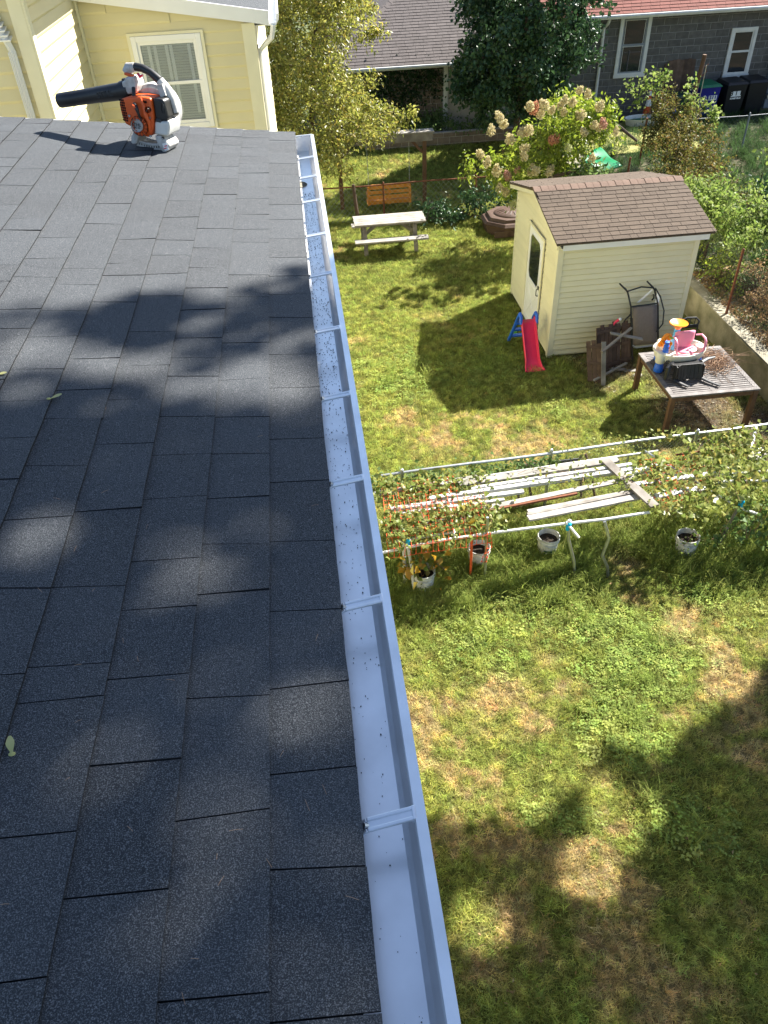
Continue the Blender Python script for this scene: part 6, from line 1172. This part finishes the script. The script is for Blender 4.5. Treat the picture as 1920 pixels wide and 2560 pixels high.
# dry leaf litter behind the wall
n = 5200; x = 8.1+np.abs(RS.normal(size=n))*.85; y = RS.uniform(10.2, 15.2, n); leaves('leaf_litter', 'leaf_dry', None, np.stack([x, y, .615+.02*RS.rand(n)+.10*np.clip(x-8.8, 0, 1)*RS.rand(n)], 1), rnd_dirs(n, 0)*np.array([1, 1, .35]), RS.uniform(.5, 1.2, n)*.07, .6, loc=(9, 13, .6)); tag(bpy.data.objects['leaf_litter'], 'dry brown leaf litter behind the concrete wall and fence', 'leaf litter', kind='stuff')
cl = along([(8.75, 12.6, 1.0), (8.9, 12.2, .9), (9.0, 13.0, 1.2), (9.2, 12.4, 1.1), (8.9, 13.3, 1.3)], 40, (.2, .25, .2), .25); plant('dry_bush', 'withered brown bush behind the rusty fence post', 'shrub', (8.9, 12.7, .55), cl, 'leaf_dry', per=55, size=.06, trunk_r=.02, bark='twig')

# shade tree standing to the right of the lawn; its crown shades the near lawn and roof
def bound(xs): return np.interp(xs, [-9.5, -8, -7.05, -6.8, -6.5, -6.3, -6.12, -5.9, -3, 0.2, .69, 1.67, 2.2, 2.5, 2.8, 3.0, 3.4, 3.7, 4.52, 5.02, 7], [-2.6, -2.05, -1.77, -1.66, -1.60, -1.62, -1.36, -1.2, 1.3, 3.9, 4.02, 3.72, 4.05, 4.45, 4.62, 4.3, 4.4, 4.65, 4.95, 5.4, 6.0])
def sh_ground(p): p = np.asarray(p); return p[:2]-SUN[:2]/SUN[2]*p[2]
LIT = [(sh_ground(p), r_*np.linalg.norm(p-CAM)/F) for p, r_ in [(on_roof(x_, y_), r_) for x_, y_, r_ in ((40,900,75),(140,880,75),(230,890,70),(330,905,55),(430,900,45),(100,985,40),(500,830,35),(560,800,25),(480,960,45),(640,940,60),(720,960,70),(740,1030,50),(690,870,40),(600,1010,30),
    (100,1370,50),(420,1385,50),(470,1430,40),(560,1430,46),(640,1310,40),(780,1795,56),(820,1760,36),(610,2020,52),(640,2090,40),(880,2250,38),(580,2420,30),(250,2000,26))]+[(G(x_, y_), r_) for x_, y_, r_ in ((1527,2045,62),(1500,1985,45),(1545,2110,45),(1471,2170,62),(1440,2200,40),(1194,2315,55),(1165,2290,40),(1620,2040,30))]]
def leaf_keep(C):
    P2 = C[:, :2]-C[:, 2:]*(SUN[:2]/SUN[2]); P2 = P2+.16*np.stack([fbm(P2[:, 0], P2[:, 1], 3.5)-.5, fbm(P2[:, 0]+40, P2[:, 1]+9, 3.5)-.5], 1); ok = P2[:, 1] < bound(P2[:, 0])+RS.normal(size=len(C))*.03
    for c, r in LIT: ok &= np.hypot(P2[:, 0]-c[0], P2[:, 1]-c[1]) > r*1.15+np.abs(RS.normal(size=len(C)))*.025
    return ok
cl = []; ctr = np.array([8.7, 7.6, 11.5]); shp = SUN[:2]/SUN[2]
for u in np.arange(-10.5, 7.5, .385):
    for v in np.arange(-7.0, 6.0, .385):
        s_ = np.array([u, v])+RS.normal(size=2)*.10
        if s_[1]-.2 > bound(s_[0]) or s_[1] < bound(s_[0])-5.2: continue
        if RS.rand() < .02: continue
        z = ((ctr[:2]-s_)@shp+ctr[2])/(shp@shp+1)+RS.uniform(-1.9, 1.9); z = max(z, 8.0+.5*RS.rand()); p = np.append(s_+shp*z, z)
        cl.append((p, .42))
plant('shade_maple', 'tall shade tree whose high crown casts leafy shade on lawn and roof', 'tree', (11.2, 8.2, .5), cl, 'leaf_shade', keep=leaf_keep, per=230, size=.12, twigs=9, droop=.3, trunk=[(11.2, 8.2, .4), (11.1, 8.1, 4), (10.4, 8.0, 8), (9.0, 7.7, 11.5)], trunk_r=.28, width=.8, twig_r=.003, tw_every=3)

n = 5200; x = RS.uniform(4.9, 7.8, n); y = RS.uniform(9.5, 13.1, n); d_, b_ = ground_state(x, y); k = RS.rand(n) < b_*.9+.03; x, y = x[k], y[k]; n = len(x)
o = leaves('soil_litter', 'leaf_dry', None, np.stack([x, y, .012+.015*RS.rand(n)], 1), rnd_dirs(n)*np.array([1, 1, .25]), RS.uniform(.4, 1.2, n)*.05, .35, loc=(6.5, 11, 0)); tag(o, 'dry twigs and leaf crumbs on the bare soil around the patio table', 'litter', kind='stuff')
gv_ = M()
for i in range(900):
    x, y = RS.uniform(4.8, 7.8), RS.uniform(9.6, 13.15); d_, b_ = ground_state(np.array([x]), np.array([y]))
    if RS.rand() > b_[0]+.02: continue
    r_ = RS.uniform(.006, .02); gv_.obox((x, y, r_*.5), (r_*2, r_*1.5, r_*1.2), rotz(RS.uniform(0, 3))@rotx(RS.uniform(-.5, .5)))
tag(gv_.build('soil_gravel', 'concrete'), 'small stones on the bare soil around the patio table', 'gravel', kind='stuff')
n = 170; px = np.stack([RS.uniform(1080, 1900, n), RS.uniform(1250, 2540, n)], 1); C = np.array([G(a, b_, .045) for a, b_ in px])
o = leaves('fallen_leaves', 'leaf_dry', None, C, rnd_dirs(n)*np.array([1, 1, .3]), RS.uniform(.5, 1.1, n)*.05, .55, loc=(3, 5, 0)); tag(o, 'scattered dry leaves and seeds lying in the lawn grass', 'leaves', kind='stuff')

# repeats of one kind share a group
kinds = {}
for o in sc.objects:
    if o.parent is None and 'category' in o and 'group' not in o: kinds.setdefault(o.name.split('.')[0], []).append(o)
GN_ = {'bucket': 'white buckets under the trellis', 'chain_fence': 'chain-link fences around the garden', 'trash_bin': 'black trash bins by the block house', 'safety_netting': 'orange netting pieces on the trellis', 'maple_seed': 'maple seeds on the roof', 'boundary_bush': 'bushes along the boundary fence', 'ivy': 'ivy on the garage and bank', 'squash_vine': 'vines on the trellis', 'climbing_vine': 'creepers on the trellis fence', 'ground_vine': 'low vines under the trellis', 'plank': 'loose boards by the shed'}
for k, L_ in kinds.items():
    if len(L_) > 1:
        for o in L_: o['group'] = GN_.get(k, k.replace('_', ' ')+'s in the garden')
